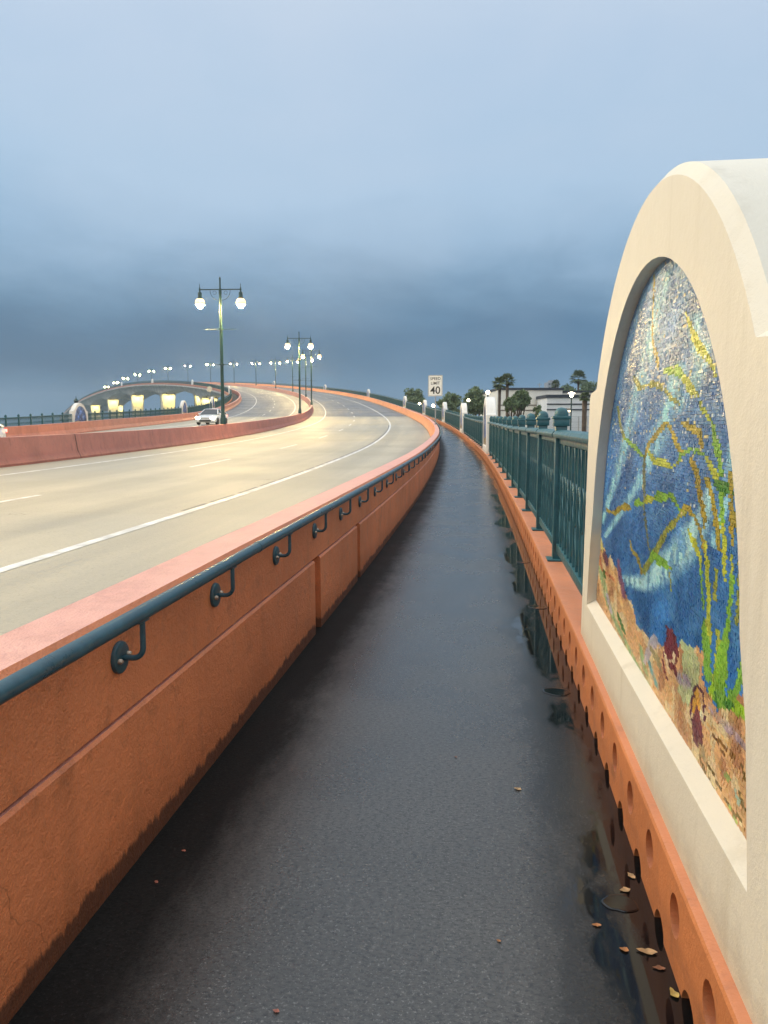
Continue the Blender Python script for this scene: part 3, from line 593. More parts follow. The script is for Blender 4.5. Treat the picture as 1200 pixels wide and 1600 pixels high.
mos = mosaic(.017, .0085); mos_far = mosaic(.05, .04, False)
PAN_R = [4.35, 26.9, 48.6, 70.3, 93.3, 116.3, 160.4, 215, 279]
PAN_L = [57.9, 89.9, 112.4, 187, 283, 352, 418]
ordn = ['nearest', 'second', 'third', 'fourth', 'fifth', 'sixth', 'seventh', 'eighth', 'ninth']
for i, s in enumerate(PAN_R):
    lab = 'big cream arched panel close by with an undersea mosaic of kelp and fish' if i == 0 else 'white arched panel seen edge on in the right hand railing, %s along the sidewalk' % ordn[i]
    place_panel(lab, s, 1, i == 0, me_near if i == 0 else me_far, mos if i == 0 else mos_far)
Ll = ['white arched panel with a blue mural facing us across the road at far left', 'small white arched panel in the far railing left of the oncoming white car',
      'narrow white panel edge in the far railing just left of the nearest lamp post', 'white panel in the far railing where the far sidewalk bends behind the nearest lamp post',
      'tiny pale panel on the bridge edge above the widest lit pier', 'tiny pale panel on the bridge edge near the top of the hump', 'farthest tiny pale panel on the bridge edge beyond the hump']
for s, lab in zip(PAN_L, Ll): place_panel(lab, s, -1, False, me_far, mos_far)

# ------------------------------------------------------------------ railings
def post_proto():
    mb = MB(); mb.box((-.043, -.043, .227), (.043, .043, 1.27), bev=.005)
    for sx in (-1, 1): mb.box((.047*sx - .004, -.02, .3), (.047*sx + .004, .02, 1.1))
    p = mb.build('post', M_TEAL, sm=30)
    mb = MB(); mb.box((-.085, -.085, .2275), (.085, .085, .242), bev=.003)
    fl = mb.build('base_plate', M_TEAL, p, sm=30)
    mb = MB(); mb.box((-.058, -.058, 1.262), (.058, .058, 1.318), bev=.004); mb.box((-.066, -.066, 1.315), (.066, .066, 1.34), bev=.006)
    mb.lathe([(.053, 1.338), (.053, 1.350), (.050, 1.369), (.042, 1.386), (.028, 1.398), (.012, 1.404), (0, 1.405)], 20)
    c = mb.build('cap', M_TEAL, p, sm=40); return p, fl, c
def infill_proto(L=1.56):
    mb = MB(); n = 12; x0 = -L/2; dx = L/n; zb, zt = .365, 1.165
    mb.box((x0, -.02, .300), (-x0, .02, .362), bev=.004)
    mb.box((x0, -.015, 1.130), (-x0, .015, 1.172), bev=.004)
    for i in range(n+1): mb.box((x0 + i*dx - .009, -.011, zb - .01), (x0 + i*dx + .009, .011, zt - .03))
    def lancet(xc, w, za, zc, sg):
        for s in (-1, 1):
            pts = []
            for k in range(7):
                q = k/6; pts.append((xc + s*w*(math.cos(q*math.pi/2)), .0, za + sg*(zc-za)*math.sin(q*math.pi/2)))
            mb.tube(pts, .0075, 5)
    for i in range(0, n, 2):
        xc = x0 + (i+1)*dx
        lancet(xc, dx*.93, .90, 1.14, 1); lancet(xc, dx*.93, .62, .86 - .48, -1) if False else None
        for s in (-1, 1):
            pts = [(xc + s*dx*.93*math.sin(q*math.pi/6), .0, .40 + .5*q/6) for q in range(7)]; mb.tube(pts, .0075, 5)
            pts = [(xc + s*(dx*.93 - dx*.93*math.sin(q*math.pi/6)), .0, .62 + .28*q/6) for q in range(0, 7)]; mb.tube(pts, .006, 5)
    return mb.build('infill_panel', M_TEAL, sm=40)
def rail_proto(L=1.56):
    mb = MB(); pr = [(-.060, 1.178), (-.066, 1.190), (-.066, 1.205), (-.05, 1.225), (-.02, 1.234), (.02, 1.234), (.05, 1.225), (.066, 1.205), (.066, 1.190), (.060, 1.178)]
    n = len(pr); vs = [(-L/2, y, z) for y, z in pr] + [(L/2, y, z) for y, z in pr]
    mb.add(vs, [(i, (i+1) % n, n+(i+1) % n, n+i) for i in range(n)] + [tuple(range(n)), tuple(range(2*n-1, n-1, -1))])
    return mb.build('top_rail', M_TEAL, sm=30)
P0, P0B, P0C = post_proto(); I0 = infill_proto(); T0 = rail_proto(); first = [True]
def put(o, parent, loc, rot, sx=1.0):
    o.parent = parent; o.location = Vector(loc) - parent.location; o.rotation_euler = rot; o.scale = (sx, 1, 1)
def railing(lab, a, b_, side, n=None):
    O = 14.02 if side > 0 else -14.02; n = n or max(1, round((b_-a)/1.63)); ds = (b_-a)/n
    e = empty('railing', F((a+b_)/2, O, .227)); tag(e, lab, 'railing', 'teal railing sections between the mural panels')
    for k in range(n):
        s0, s1 = a + k*ds, a + (k+1)*ds; p, q = FV(s0, O), FV(s1, O); v = q - p; L = math.hypot(v.x, v.y); rz = math.atan2(v.y, v.x); ry = -math.atan2(v.z, L)
        for pr, sc in ((I0, (v.length-.086)/1.56), (T0, (v.length-.07)/1.56)):
            o = pr if first[0] else pr.copy()
            if not first[0]: COL.objects.link(o)
            put(o, e, (p+q)/2, (0, ry, rz), sc)
        if k > 0:
            if first[0] is True: o, ob, oc = P0, P0B, P0C
            else:
                o = P0.copy(); COL.objects.link(o); ob = P0B.copy(); COL.objects.link(ob); ob.parent = o; oc = P0C.copy(); COL.objects.link(oc); oc.parent = o
            put(o, e, p, (0, 0, rz))
            first[0] = False
        elif first[0]: first[0] = None
    return e
# the prototypes are used for the first section's own first bay and post
def railing_first(lab, a, b_, side):
    O = 14.02; stn = [5.73] + [7.72 + 1.66*k for k in range(11)] + [b_]; n = len(stn) - 1
    e = empty('railing', F((a+b_)/2, O, .227)); tag(e, lab, 'railing', 'teal railing sections between the mural panels')
    for k in range(n):
        s0, s1 = stn[k], stn[k+1]; p, q = FV(s0, O), FV(s1, O); v = q - p; L = math.hypot(v.x, v.y); rz = math.atan2(v.y, v.x); ry = -math.atan2(v.z, L)
        for pr, sc in ((I0, (v.length-.086)/1.56), (T0, (v.length-.07)/1.56)):
            o = pr if k == 0 else pr.copy()
            if k: COL.objects.link(o)
            put(o, e, (p+q)/2, (0, ry, rz), sc)
        if k:
            if k == 1: o = P0
            else:
                o = P0.copy(); COL.objects.link(o); ob = P0B.copy(); COL.objects.link(ob); ob.parent = o; oc = P0C.copy(); COL.objects.link(oc); oc.parent = o
            put(o, e, p, (0, 0, rz))
    first[0] = False
railing_first('teal railing section right behind the big mosaic panel, its round post caps largest in view', PAN_R[0] + 1.35, PAN_R[1] - 1.35, 1)
for i in range(1, 5):
    railing('teal railing section between the %s and %s panels along the sidewalk' % (ordn[i], ordn[i+1]), PAN_R[i] + 1.35, PAN_R[i+1] - 1.35, 1)
def far_railing(lab, a, b_, side):
    O = side*14.02; mb = MB(); n = max(1, round((b_-a)/1.63)); st = np.linspace(a, b_, n+1)
    for k in range(n):
        p, q = FV(st[k], O), FV(st[k+1], O); v = q - p; L = math.hypot(v.x, v.y); rz = math.atan2(v.y, v.x); ry = -math.atan2(v.z, L)
        M = Matrix.Translation((p+q)/2) @ Matrix.Rotation(rz, 4, 'Z') @ Matrix.Rotation(ry, 4, 'Y'); h = v.length/2
        mb.box((-h, -.06, 1.18), (h, .06, 1.235), M=M); mb.box((-h+.05, -.015, .30), (h-.05, .015, .36), M=M)
        nb = 12 if a < 200 else 7
        for i in range(nb): 
            x = -h + 2*h*(i+.5)/nb; w = .010 if a < 200 else .03; mb.box((x-w, -.012, .35), (x+w, .012, 1.19), M=M)
        mb.box((-h-.043, -.043, .22), (-h+.043, .043, 1.34), M=M); mb.lathe([(.06, 1.33), (.05, 1.38), (0, 1.41)], 6, M=M @ Matrix.Translation((-h, 0, 0)))
    o = mb.build('railing', M_TEAL); return tag(o, lab, 'railing', 'teal railing sections between the mural panels')
for i in range(5, 8): far_railing('distant teal railing on the outer curve between the %s and %s panels' % (ordn[i], ordn[i+1]), PAN_R[i] + 1.4, PAN_R[i+1] - 1.4, 1)
far_railing('farthest teal railing on the outer curve, climbing past the last panel', PAN_R[8] + 1.4, 420, 1)
railing('teal railing across the road at far left, ending at the blue mural panel', 36, PAN_L[0] - 1.35, -1)
railing('teal railing in front of the lit bridge piers, between two arched panels', PAN_L[0] + 1.35, PAN_L[1] - 1.35, -1)
railing('teal railing across the road behind the oncoming white car', PAN_L[1] + 1.35, PAN_L[2] - 1.35, -1)
LF = ['teal railing curving up behind the nearest lamp post on the far side', 'teal railing along the bridge edge over the nearest lit piers', 'teal railing along the rising bridge edge toward the hump', 'teal railing along the top of the bridge hump']
for i in range(3, 6): far_railing(LF[i-2], PAN_L[i] + 1.4, PAN_L[i+1] - 1.4, -1)
far_railing(LF[0], PAN_L[2] + 1.4, PAN_L[3] - 1.4, -1)
far_railing('teal railing descending beyond the bridge hump at far left', PAN_L[6] + 1.4, 700, -1)

# ------------------------------------------------------------------ street lamps
LAMPE = 1650.0
M_GLOBE = emis('lit_lamp_globe', (1.0, .71, .27), LAMPE)
M_HALO = emis('amber_halo_shade', (1.0, .54, .10), 1.6)  # added glowing bell, stands in for the yellow halo around the lit globe
def lamp_proto():
    e = empty('street_lamp')
    mb = MB(); mb.lathe([(.17, 0), (.17, .30), (.15, .36), (.13, .42), (.14, .48), (.105, .56), (.10, 1.2), (.092, 3.4), (.088, 5.3), (.075, 5.35), (.07, 7.3), (.085, 7.4), (.085, 7.6), (.05, 7.7), (.045, 8.2), (.055, 8.25), (.0, 8.34)], 16)
    for z in (3.40, 5.40): mb.lathe([(.08, z-.05), (.15, z-.04), (.15, z+.04), (.08, z+.05)], 14)
    mb.build('pole', M_DGREEN, e, sm=30)
    mb = MB(); mb.tube([(-1.18, 0, 7.62), (1.18, 0, 7.62)], .032, 10)
    for sx in (-1, 1):
        mb.tube([(sx*(.08 + .5*math.sin(q*math.pi/16)), 0, 7.02 + .56*(1-math.cos(q*math.pi/16))) for q in range(9)], .014, 6)
        mb.tube([(sx*(.32 + .1*math.cos(q*math.pi/6)), 0, 7.44 + .1*math.sin(q*math.pi/6)) for q in range(12)], .011, 6)
        mb.lathe([(.05, 7.55), (.055, 7.62), (.04, 7.70), (.018, 7.76), (.016, 7.92), (0, 7.96)], 10, M=Matrix.Translation((sx*1.18, 0, 0)))
    mb.build('arm', M_DGREEN, e, sm=40)
    for z, w in ((5.40, .85), (3.40, .7)):
        mb = MB(); mb.tube([(-w, 0, z), (w, 0, z)], .014, 6)
        for sx in (-1, 1): mb.lathe([(0, -.03), (.025, 0), (0, .03)], 8, M=Matrix.Translation((sx*w, 0, z)))
        mb.build('banner_bar', M_DGREEN, e, sm=40)
    gl = []
    for sx in (-1, 1):
        T = Matrix.Translation((sx*1.18, 0, 0))
        mb = MB(); mb.lathe([(.03, 7.56), (.05, 7.50), (.10, 7.46), (.115, 7.40), (.115, 7.22), (.14, 7.17), (.15, 7.12), (0, 7.12)], 16, M=T)
        mb.build('hood', M_DGREEN, e, sm=40)
        mb = MB(); mb.lathe([(.10, 7.118), (.18, 7.10), (.235, 7.03), (.27, 6.93), (.275, 6.84), (.25, 6.765), (.242, 6.77), (.262, 6.84), (.258, 6.92), (.225, 7.02), (.17, 7.085), (.10, 7.10)], 24, M=T)
        mb.build('halo_shade', M_HALO, e, sm=60)
        mb = MB(); mb.lathe([(.05, 6.90), (.11, 6.88), (.15, 6.82), (.165, 6.74), (.15, 6.66), (.11, 6.60), (.05, 6.565), (0, 6.56)], 20, M=T)
        gl.append(mb.build('globe', M_GLOBE, e, sm=60))
    return e
LP = lamp_proto()
def kids(o): return [c for c in D.objects if c.parent == o]
lpk = kids(LP)
def copy_thing(e, ch):
    r = e.copy(); COL.objects.link(r)
    for c in ch:
        q = c.copy(); COL.objects.link(q); q.parent = r
    return r
LOR = {0: 'nearest and tallest street lamp in view, two lit globes on a dark green pole'}
words = ['nearest', 'second', 'third', 'fourth', 'fifth', 'sixth', 'seventh', 'eighth', 'ninth', 'tenth', 'eleventh', 'twelfth', 'thirteenth', 'fourteenth', 'fifteenth', 'sixteenth']
LS_S = [45.1, 80.2, 111.5, 146] + [179.5 + 33.67*k for k in range(12)]
for i in range(-1, 16):
    s = LS_S[i] if i >= 0 else 11.2
    o = LP if i == -1 else copy_thing(LP, lpk)
    o.location = F(s, 0, .832); o.rotation_euler = (0, 0, -heading(s))
    if i == -1: lab = 'twin globe street lamp on the median just outside the left edge of the photo'
    elif i == 0: lab = LOR[0]
    elif i < 9: lab = '%s twin globe street lamp along the median counting from the nearest' % words[i]
    else: lab = '%s twin globe street lamp counting from the nearest, standing on the bridge hump' % words[i]
    tag(o, lab, 'street lamp', 'twin globe street lamps along the median')

# ------------------------------------------------------------------ speed limit sign
sg = empty('speed_limit_sign', F(46.1, 12.30, .765), 0); tag(sg, 'white SPEED LIMIT 40 sign on a thin post at the wall top', 'road sign')
mb = MB(); mb.tube([(0, .012, 0), (0, .012, 2.86)], .034, 10); mb.box((-.09, -.08, 0), (.09, .10, .015), bev=.003); mb.build('post', M_STEEL, sg, sm=40)
M_SIGN = simple('white_sign_face', (.80, .80, .77), .45, var=.03); M_BLACK = simple('black_sign_ink', (.012, .012, .013), .5)
def rrect(w, h, r, n=5):
    out = []
    for cx, cz, a in ((w/2-r, h/2-r, 0), (-w/2+r, h/2-r, 90), (-w/2+r, -h/2+r, 180), (w/2-r, -h/2+r, 270)):
        out += [(cx + r*math.cos(R(a + 90*i/n)), cz + r*math.sin(R(a + 90*i/n))) for i in range(n+1)]
    return out
SW, SHT, SZ = .88, 1.21, 2.25
mb = MB(); mb.prism([(x, z + SZ) for x, z in rrect(SW, SHT, .06)], -.028, -.024); plate = mb.build('sign_plate', M_SIGN, sg)
mb = MB(); A = rrect(SW-.04, SHT-.04, .05); B = rrect(SW-.075, SHT-.075, .04); n = len(A)
mb.add([(x, -.0285, z+SZ) for x, z in A] + [(x, -.0285, z+SZ) for x, z in B], [(i, (i+1) % n, n+(i+1) % n, n+i) for i in range(n)]); mb.build('border', M_BLACK, plate)
def text_mesh(txt, size, parent, x, z, y, mat_, sx=1.0, name='lettering', ext=.0004):
    cu = D.curves.new('t', 'FONT'); cu.body = txt; cu.size = size; cu.align_x = 'CENTER'; cu.align_y = 'CENTER'; cu.extrude = ext; cu.offset = size*.012
    o = D.objects.new('t', cu); COL.objects.link(o); bpy.context.view_layer.update()
    me = D.meshes.new_from_object(o.evaluated_get(bpy.context.evaluated_depsgraph_get())); D.objects.remove(o); D.curves.remove(cu)
    me.materials.clear(); me.materials.append(mat_); q = link(D.objects.new(name, me), parent)
    q.location = (x, y, z); q.rotation_euler = (R(90), 0, 0); q.scale = (sx, 1, 1); return q
text_mesh('SPEED', .235, plate, 0, SZ + .40, -.0292, M_BLACK, 1.02); text_mesh('LIMIT', .235, plate, 0, SZ + .14, -.0292, M_BLACK, 1.02)
text_mesh('40', .60, plate, 0, SZ - .28, -.0292, M_BLACK, 1.05)
sg.rotation_euler = (0, 0, R(-24))

bs_ = empty('road_sign', F(97.1, -12.3, .765), R(20)); tag(bs_, 'grey back of a road sign on a thin post by the far wall', 'road sign')
mb = MB(); mb.tube([(0, 0, 0), (0, 0, 2.9)], .04, 8); mb.build('post', M_STEEL, bs_)
mb = MB(); mb.prism([(.36*math.cos(R(45*k+22.5)), 2.5 + .36*math.sin(R(45*k+22.5))) for k in range(8)], -.05, -.045); mb.build('sign_plate', M_STEEL, bs_)
# ------------------------------------------------------------------ bridge under the road
br = empty('bridge', F(350, 0, -6)); tag(br, 'long concrete girder bridge rising to a hump at left, its piers lit yellow', 'bridge')
slab = [(14.46, -.05), (14.46, -.75), (14.30, -.80), (12.2, -.55), (0, -.50), (-12.2, -.55), (-14.30, -.80), (-14.46, -.75), (-14.46, -.05), (-12.1, -.06), (0, -.06), (12.1, -.06)]
wparent(sweep('deck_slab', slab, S_(195, 820), M_CONCD, closed=True, caps=True, sm=20), br)
for sg_ in (1, -1):
    bd = sweep('edge_beam', [(sg_*14.475, .10), (sg_*14.475, -.34), (sg_*14.40, -.345)], S_(195, 820), M_MED, sm=20); wparent(bd, br)
PIERS = [224, 289, 354, 416, 485, 552, 620]
def depth(s):
    d = min(abs(s - p) for p in PIERS); q = min(1, d/32.0); return 4.3 - 1.9*math.sin(q*math.pi/2)
for c in (-7.2, 7.2):
    def gp(s, c=c):
        d = depth(s); return [(c-5.0, -.5), (c-4.4, -.95), (c-3.4, -d), (c+3.4, -d), (c+4.4, -.95), (c+5.0, -.5)]
    wparent(sweep('box_girder', gp, S_(195, 820, 2), M_CONCD, closed=True, caps=True, sm=25), br)
def pier_mb(s, c):
    mb = MB(); secs = [(-5.6 - F(s, c, 0)[2], 2.9, 1.1), (-12, 2.9, 1.1), (-8, 2.9, 1.1), (-6.0, 3.05, 1.15), (-4.25, 3.35, 1.25)]
    z0 = -6.0; top = float(F(s, c, 0)[2]) - 4.25
    secs = [(z0, 2.8, 1.1), (z0 + (top-z0)*.75, 2.8, 1.1), (top - .9, 3.0, 1.15), (top, 3.35, 1.3)]
    vs = []
    ch = .45
    for z, a, d in secs:
        for x, y in ((-a+ch, -d), (a-ch, -d), (a, -d+ch), (a, d-ch), (a-ch, d), (-a+ch, d), (-a, d-ch), (-a, -d+ch)): vs.append((x, y, z))
    n = 8; fs = [(i*n+k, i*n+(k+1) % n, (i+1)*n+(k+1) % n, (i+1)*n+k) for i in range(len(secs)-1) for k in range(n)]
    fs += [tuple(range(n-1, -1, -1)), tuple((len(secs)-1)*n+k for k in range(n))]
    P = F(s, c, 0); M = Matrix.Translation((P[0], P[1], 0)) @ Matrix.Rotation(-heading(s), 4, 'Z'); mb.add(vs, fs, M=M); return mb, P, top
M_FLOOD = emis('lit_floodlight', (1.0, .78, .28), 30)
PIERW = 3600.0
for s in PIERS[:6]:
    for c in (-7.2, 7.2):
        mb, P, top = pier_mb(s, c); po = wparent(mb.build('pier', M_CONC), br)
        th = heading(s)
        for off_ in (-1.7, 1.7):
            q = F(s - 4.2, c + off_, 0); z = float(F(s-4.2, c, 0)[2]) - depth(s-4.2) - .35
            L = D.lights.new('pier_floodlight', 'SPOT'); L.energy = PIERW*1.0; L.color = (1.0, .82, .27); L.spot_size = R(125); L.spot_blend = .6; L.shadow_soft_size = .25
            lo = link(D.objects.new('pier_floodlight', L)); lo.location = (q[0], q[1], z - .12)
            tgt = Vector((float(P[0]) + math.cos(th)*off_, float(P[1]) - math.sin(th)*off_, top - 6.5)); dv = (tgt - lo.location)
            lo.rotation_euler = dv.to_track_quat('-Z', 'Y').to_euler()
            mb = MB(); M = Matrix.Translation((q[0], q[1], z)) @ Matrix.Rotation(-th, 4, 'Z')
            mb.box((-.25, -.2, -.05), (.25, .2, .35), M=M); fx = mb.build('floodlight', M_DGREEN); fx.parent = po; fx.location = (0, 0, 0)
            mb = MB(); mb.box((-.2, .2, .0), (.2, .23, .28), M=M); ln = mb.build('lens', M_FLOOD); ln.parent = po
# ------------------------------------------------------------------ cars
def m_paint(name, col):
    m, nt, b = mat(name); b.inputs['Base Color'].default_value = tuple(col) + (1,); b.inputs['Roughness'].default_value = .28
    b.inputs['Coat Weight'].default_value = .7; b.inputs['Coat Roughness'].default_value = .05
    lk(nt, mapr(nt, noise(nt, objc(nt), 4, 3), .3, .7, .24, .36), b.inputs['Roughness']); return m
M_CARW = m_paint('white_car_paint', (.72, .72, .72)); M_GLASS = simple('dark_car_glass', (.012, .016, .02), .06, var=.05)
M_TYRE = simple('tyre_rubber', (.02, .02, .02), .8); M_RIM = simple('alloy_rim', (.45, .46, .47), .3, .8); M_GRILLE = simple('black_grille', (.012, .012, .013), .4)
M_HEAD = emis('lit_headlight', (1, .93, .78), 60); M_TAIL = emis('lit_tail_light', (1, .05, .03), 5); M_PLATE = simple('plate_white', (.7, .7, .7), .5)
def car(lab, s, o, rz, loc=None):
    e = empty('car', F(s, o, 0), rz); tag(e, lab, 'car')
    # local: length along y, front at -y
    st = [(-2.30, .62, .42, .58), (-2.26, .78, .25, .66), (-2.05, .88, .20, .72), (-1.5, .92, .20, .84), (-.9, .93, .20, .93), (0, .93, .20, .97), (1.0, .93, .20, .99), (1.7, .91, .22, 1.02), (2.15, .86, .26, 1.02), (2.32, .74, .40, .92), (2.35, .60, .50, .80)]
    vs = []; n = 13
    for y, w, zb, zt in st:
        h = zt - zb
        half = [(w*.55, zb), (w*.93, zb + .03), (w*1.0, zb + h*.30), (w*.985, zb + h*.62), (w*.93, zb + h*.90), (w*.80, zt), (w*.4, zt + .025)]
        ring = half + [(-x, z) for x, z in half[::-1][:-1]] ; ring = half + [(-x, z) for x, z in half[::-1]]
        vs += [(x, y, z) for x, z in ring]; n = len(ring)
    fs = [(i*n+k, i*n+(k+1) % n, (i+1)*n+(k+1) % n, (i+1)*n+k) for i in range(len(st)-1) for k in range(n)] + [tuple(range(n)), tuple(range((len(st)-1)*n + n-1, (len(st)-1)*n-1, -1))]
    mb = MB(); mb.add(vs, fs)
    # roof and pillars
    rf = [(-.30, .60, 1.40), (.0, .63, 1.455), (.6, .63, 1.47), (1.15, .60, 1.43)]
    v2 = []
    for y, w, z in rf: v2 += [(-w, y, z-.05), (-w*.9, y, z), (0, y, z+.015), (w*.9, y, z), (w, y, z-.05)]
    mb.add(v2, [(i*5+k, i*5+k+1, (i+1)*5+k+1, (i+1)*5+k) for i in range(3) for k in range(4)])
    for sx in (-1, 1):
        mb.tube([(sx*.82, -1.08, .92), (sx*.60, -.28, 1.38)], .045, 6); mb.tube([(sx*.84, 1.95, 1.0), (sx*.60, 1.15, 1.40)], .07, 6); mb.tube([(sx*.86, .35, .96), (sx*.63, .30, 1.42)], .035, 6)
    mb.build('body', M_CARW, e, sm=50)
    g = MB(); g.add([(-.78, -1.14, .93), (.78, -1.14, .93), (.58, -.29, 1.385), (-.58, -.29, 1.385)], [(0, 1, 2, 3)]); g.build('windscreen', M_GLASS, e)
    g = MB(); g.add([(-.80, 2.0, 1.0), (.80, 2.0, 1.0), (.58, 1.16, 1.40), (-.58, 1.16, 1.40)], [(3, 2, 1, 0)]); g.build('rear_window', M_GLASS, e)
    for sx in (-1, 1):
        g = MB(); g.add([(sx*.85, -1.02, .94), (sx*.86, 1.9, 1.0), (sx*.615, 1.1, 1.39), (sx*.615, -.24, 1.37)], [(0, 1, 2, 3)]); g.build('side_window', M_GLASS, e)
        g = MB(); g.box((sx*.92 - .10, -.85, .93), (sx*.92 + .10, -.72, 1.06), bev=.03); g.build('wing_mirror', M_CARW, e, sm=50)
        for y in (-1.40, 1.42):
            M = Matrix.Translation((sx*.84, y, .325)) @ Matrix.Rotation(R(90), 4, 'Y')
            g = MB(); g.lathe([(.20, -.11), (.30, -.11), (.325, -.08), (.325, .08), (.30, .11), (.20, .11)], 20, M=M); w = g.build('wheel', M_TYRE, e, sm=40)
            g = MB(); g.lathe([(0, -.085), (.06, -.09), (.205, -.105), (.205, .105), (.06, .09), (0, .085)], 14, M=M); g.build('rim', M_RIM, w, sm=40)
        g = MB(); g.box((sx*.66 - .18, -2.33, .54), (sx*.66 + .18, -2.08, .70), bev=.03); g.build('headlight', M_HEAD, e, sm=50)
        g = MB(); g.box((sx*.66 - .17, 2.22, .78), (sx*.66 + .17, 2.345, .92), bev=.03); g.build('tail_light', M_TAIL, e, sm=50)
    g = MB(); g.box((-.52, -2.325, .28), (.52, -2.22, .44), bev=.03); g.build('grille', M_GRILLE, e, sm=50)
    g = MB(); g.box((-.42, -2.312, .56), (.42, -2.25, .615), bev=.01); g.build('upper_grille', M_GRILLE, e, sm=50)
    g = MB(); g.box((-.15, -2.337, .45), (.15, -2.327, .545)); g.build('number_plate', M_PLATE, e)
    return e
s_c = 70.5; car('white saloon car with lit headlights coming toward us behind the nearest street lamp', s_c, -7.0, -heading(s_c) + R(-3))
s_d = 31.0; car('white car at the far left edge with red tail light, cut off by the photo', s_d, -7.2, -heading(s_d))

# ------------------------------------------------------------------ background beyond the right railing
def m_leaf(name, a, b2):
    m, nt, b = mat(name); p = pos(nt); n = noise(nt, p, .9, 3); n2 = noise(nt, p, 6, 2)
    c = mix(nt, mapr(nt, n, .35, .65), a, b2); c = mix(nt, mth(nt, 'MULTIPLY', mapr(nt, n2, .5, .75), .5), c, tuple(x*1.5 for x in b2))
    lk(nt, c, b.inputs['Base Color']); b.inputs['Roughness'].default_value = .6; b.inputs['Subsurface Weight'].default_value = 0; return m
M_LEAF = m_leaf('broadleaf_foliage', (.09, .135, .06), (.16, .22, .10)); M_PALM = m_leaf('palm_foliage', (.075, .11, .055), (.14, .18, .085))
M_BARK = simple('bark', (.12, .085, .06), .9, var=.3, vscale=3)
def tree(lab, px, top, bot, Y, wpx, seed, nclump=46, grp='round trees beyond the railing'):
    rs = np.random.RandomState(seed); A = at(px, bot, Y); T = at(px, top, Y); zg = -4.6; hw = wpx/2/FPX*Y
    e = empty('tree', (A.x, A.y, zg)); tag(e, lab, 'tree', grp)
    zc = (T.z + A.z)/2; rz = (T.z - A.z)/2 ; H = T.z - zg; cz = zc - zg
    mb = MB(); mb.tube([(0, 0, -.3), (.1, .05, cz*.45), (0, 0, cz*.9)], [.30, .22, .1], 8)
    for k in range(6):
        a = k*1.05 + rs.rand(); mb.tube([(0, 0, cz*.5 + .15*k), (math.cos(a)*hw*.35, math.sin(a)*hw*.35, cz*.8), (math.cos(a)*hw*.7, math.sin(a)*hw*.7, cz + rz*(.3*rs.rand()))], [.13, .08, .03], 6)
    mb.build('trunk', M_BARK, e)
    vs = []; fs = []
    for c in range(nclump):
        while True:
            v = rs.uniform(-1, 1, 3)
            if .25 < np.linalg.norm(v) < 1.0: break
        cc = np.array([v[0]*hw*.86, v[1]*hw*.86, cz + v[2]*rz*.84]); cr = hw*(.22 + .16*rs.rand())
        for q in range(46):
            d = rs.normal(0, 1, 3); d /= np.linalg.norm(d); d *= cr*(.55 + .5*rs.rand()); d[2] *= .8
            ctr = cc + d; a = rs.normal(0, 1, 3); a /= np.linalg.norm(a); b2 = np.cross(a, rs.normal(0, 1, 3)); b2 /= np.linalg.norm(b2); sz = .18 + .16*rs.rand()
            k = len(vs); vs += [tuple(ctr - a*sz), tuple(ctr + b2*sz*.45), tuple(ctr + a*sz), tuple(ctr - b2*sz*.45)]; fs.append((k, k+1, k+2, k+3))
    mb = MB(); mb.add(vs, fs); mb.build('crown', M_LEAF, e, recalc=False); return e
def palm(lab, px, crown_y, Y, rpx, seed, green=None, grp='palms beyond the railing'):
    rs = np.random.RandomState(seed); C = at(px, crown_y, Y); zg = -4.6; r = rpx/FPX*Y
    e = empty('palm_tree', (C.x, C.y, zg)); tag(e, lab, 'palm tree', grp); H = C.z - zg
    mb = MB(); mb.tube([(.15, 0, -.3), (.1, .05, H*.3), (0, .05, H*.7), (0, 0, H)], [.26, .20, .17, .2], 9); mb.build('trunk', M_BARK, e, sm=60)
    vs = []; fs = []
    for k in range(40):
        a = k*2.399 + rs.rand()*.4; el = R(-35 + 115*rs.rand()); L = r*(.85 + .3*rs.rand())
        d = np.array([math.cos(a)*math.cos(el), math.sin(a)*math.cos(el), math.sin(el)]); side = np.cross(d, [0, 0, 1.0]); side /= np.linalg.norm(side) + 1e-6
        stem = L*.5; c0 = np.array([0, 0, H]) + d*stem
        for j in range(13):
            q = R(-78 + 156*j/12); ln = L*.62*(.75 + .25*math.cos(q)); dd = d*math.cos(q) + side*math.sin(q)
            tip = c0 + dd*ln; tip[2] -= ln*.34*(.4 + rs.rand()*.6); m1 = c0 + dd*ln*.5; w = side*math.cos(q)*.055*r - d*math.sin(q)*.055*r
            i = len(vs); vs += [tuple(c0), tuple(m1 + w), tuple(tip), tuple(m1 - w)]; fs.append((i, i+1, i+2, i+3))
        i = len(vs); vs += [(0, 0, H), tuple(c0 + side*.03), tuple(c0 - side*.03)]; fs.append((i, i+1, i+2))
    mb = MB(); mb.add(vs, fs); mb.build('crown', M_PALM, e, recalc=False); return e
tree('dark round tree farthest left of the row, just left of the speed sign', 646, 606, 640, 150, 38, 1)
tree('broad dark tree directly right of the speed limit sign', 703, 611, 655, 125, 40, 2)
tree('large dark tree between the two white panels and the twin palms', 743, 605, 655, 115, 44, 3, 60)
tree('rounded green tree standing in front of the white building', 812, 609, 640, 92, 32, 4)
tree('lower bushy tree leaning at the left of the tree before the white building', 799, 622, 645, 90, 22, 5, 26)
tree('thin small shrub in front of the middle of the white building', 841, 634, 655, 88, 16, 6, 9)
tree('dark tree mass behind the roof at right, under the tall palm', 918, 596, 622, 170, 46, 7, 40, 'trees behind the white building')
tree('low dark treetop showing over the roof beside the far apartment tower', 888, 599, 618, 190, 24, 8, 24, 'trees behind the white building')
palm('left palm of the pair rising before the white building', 781, 600, 100, 13, 11)
palm('right and taller palm of the pair rising before the white building', 793, 596, 98, 13, 12)
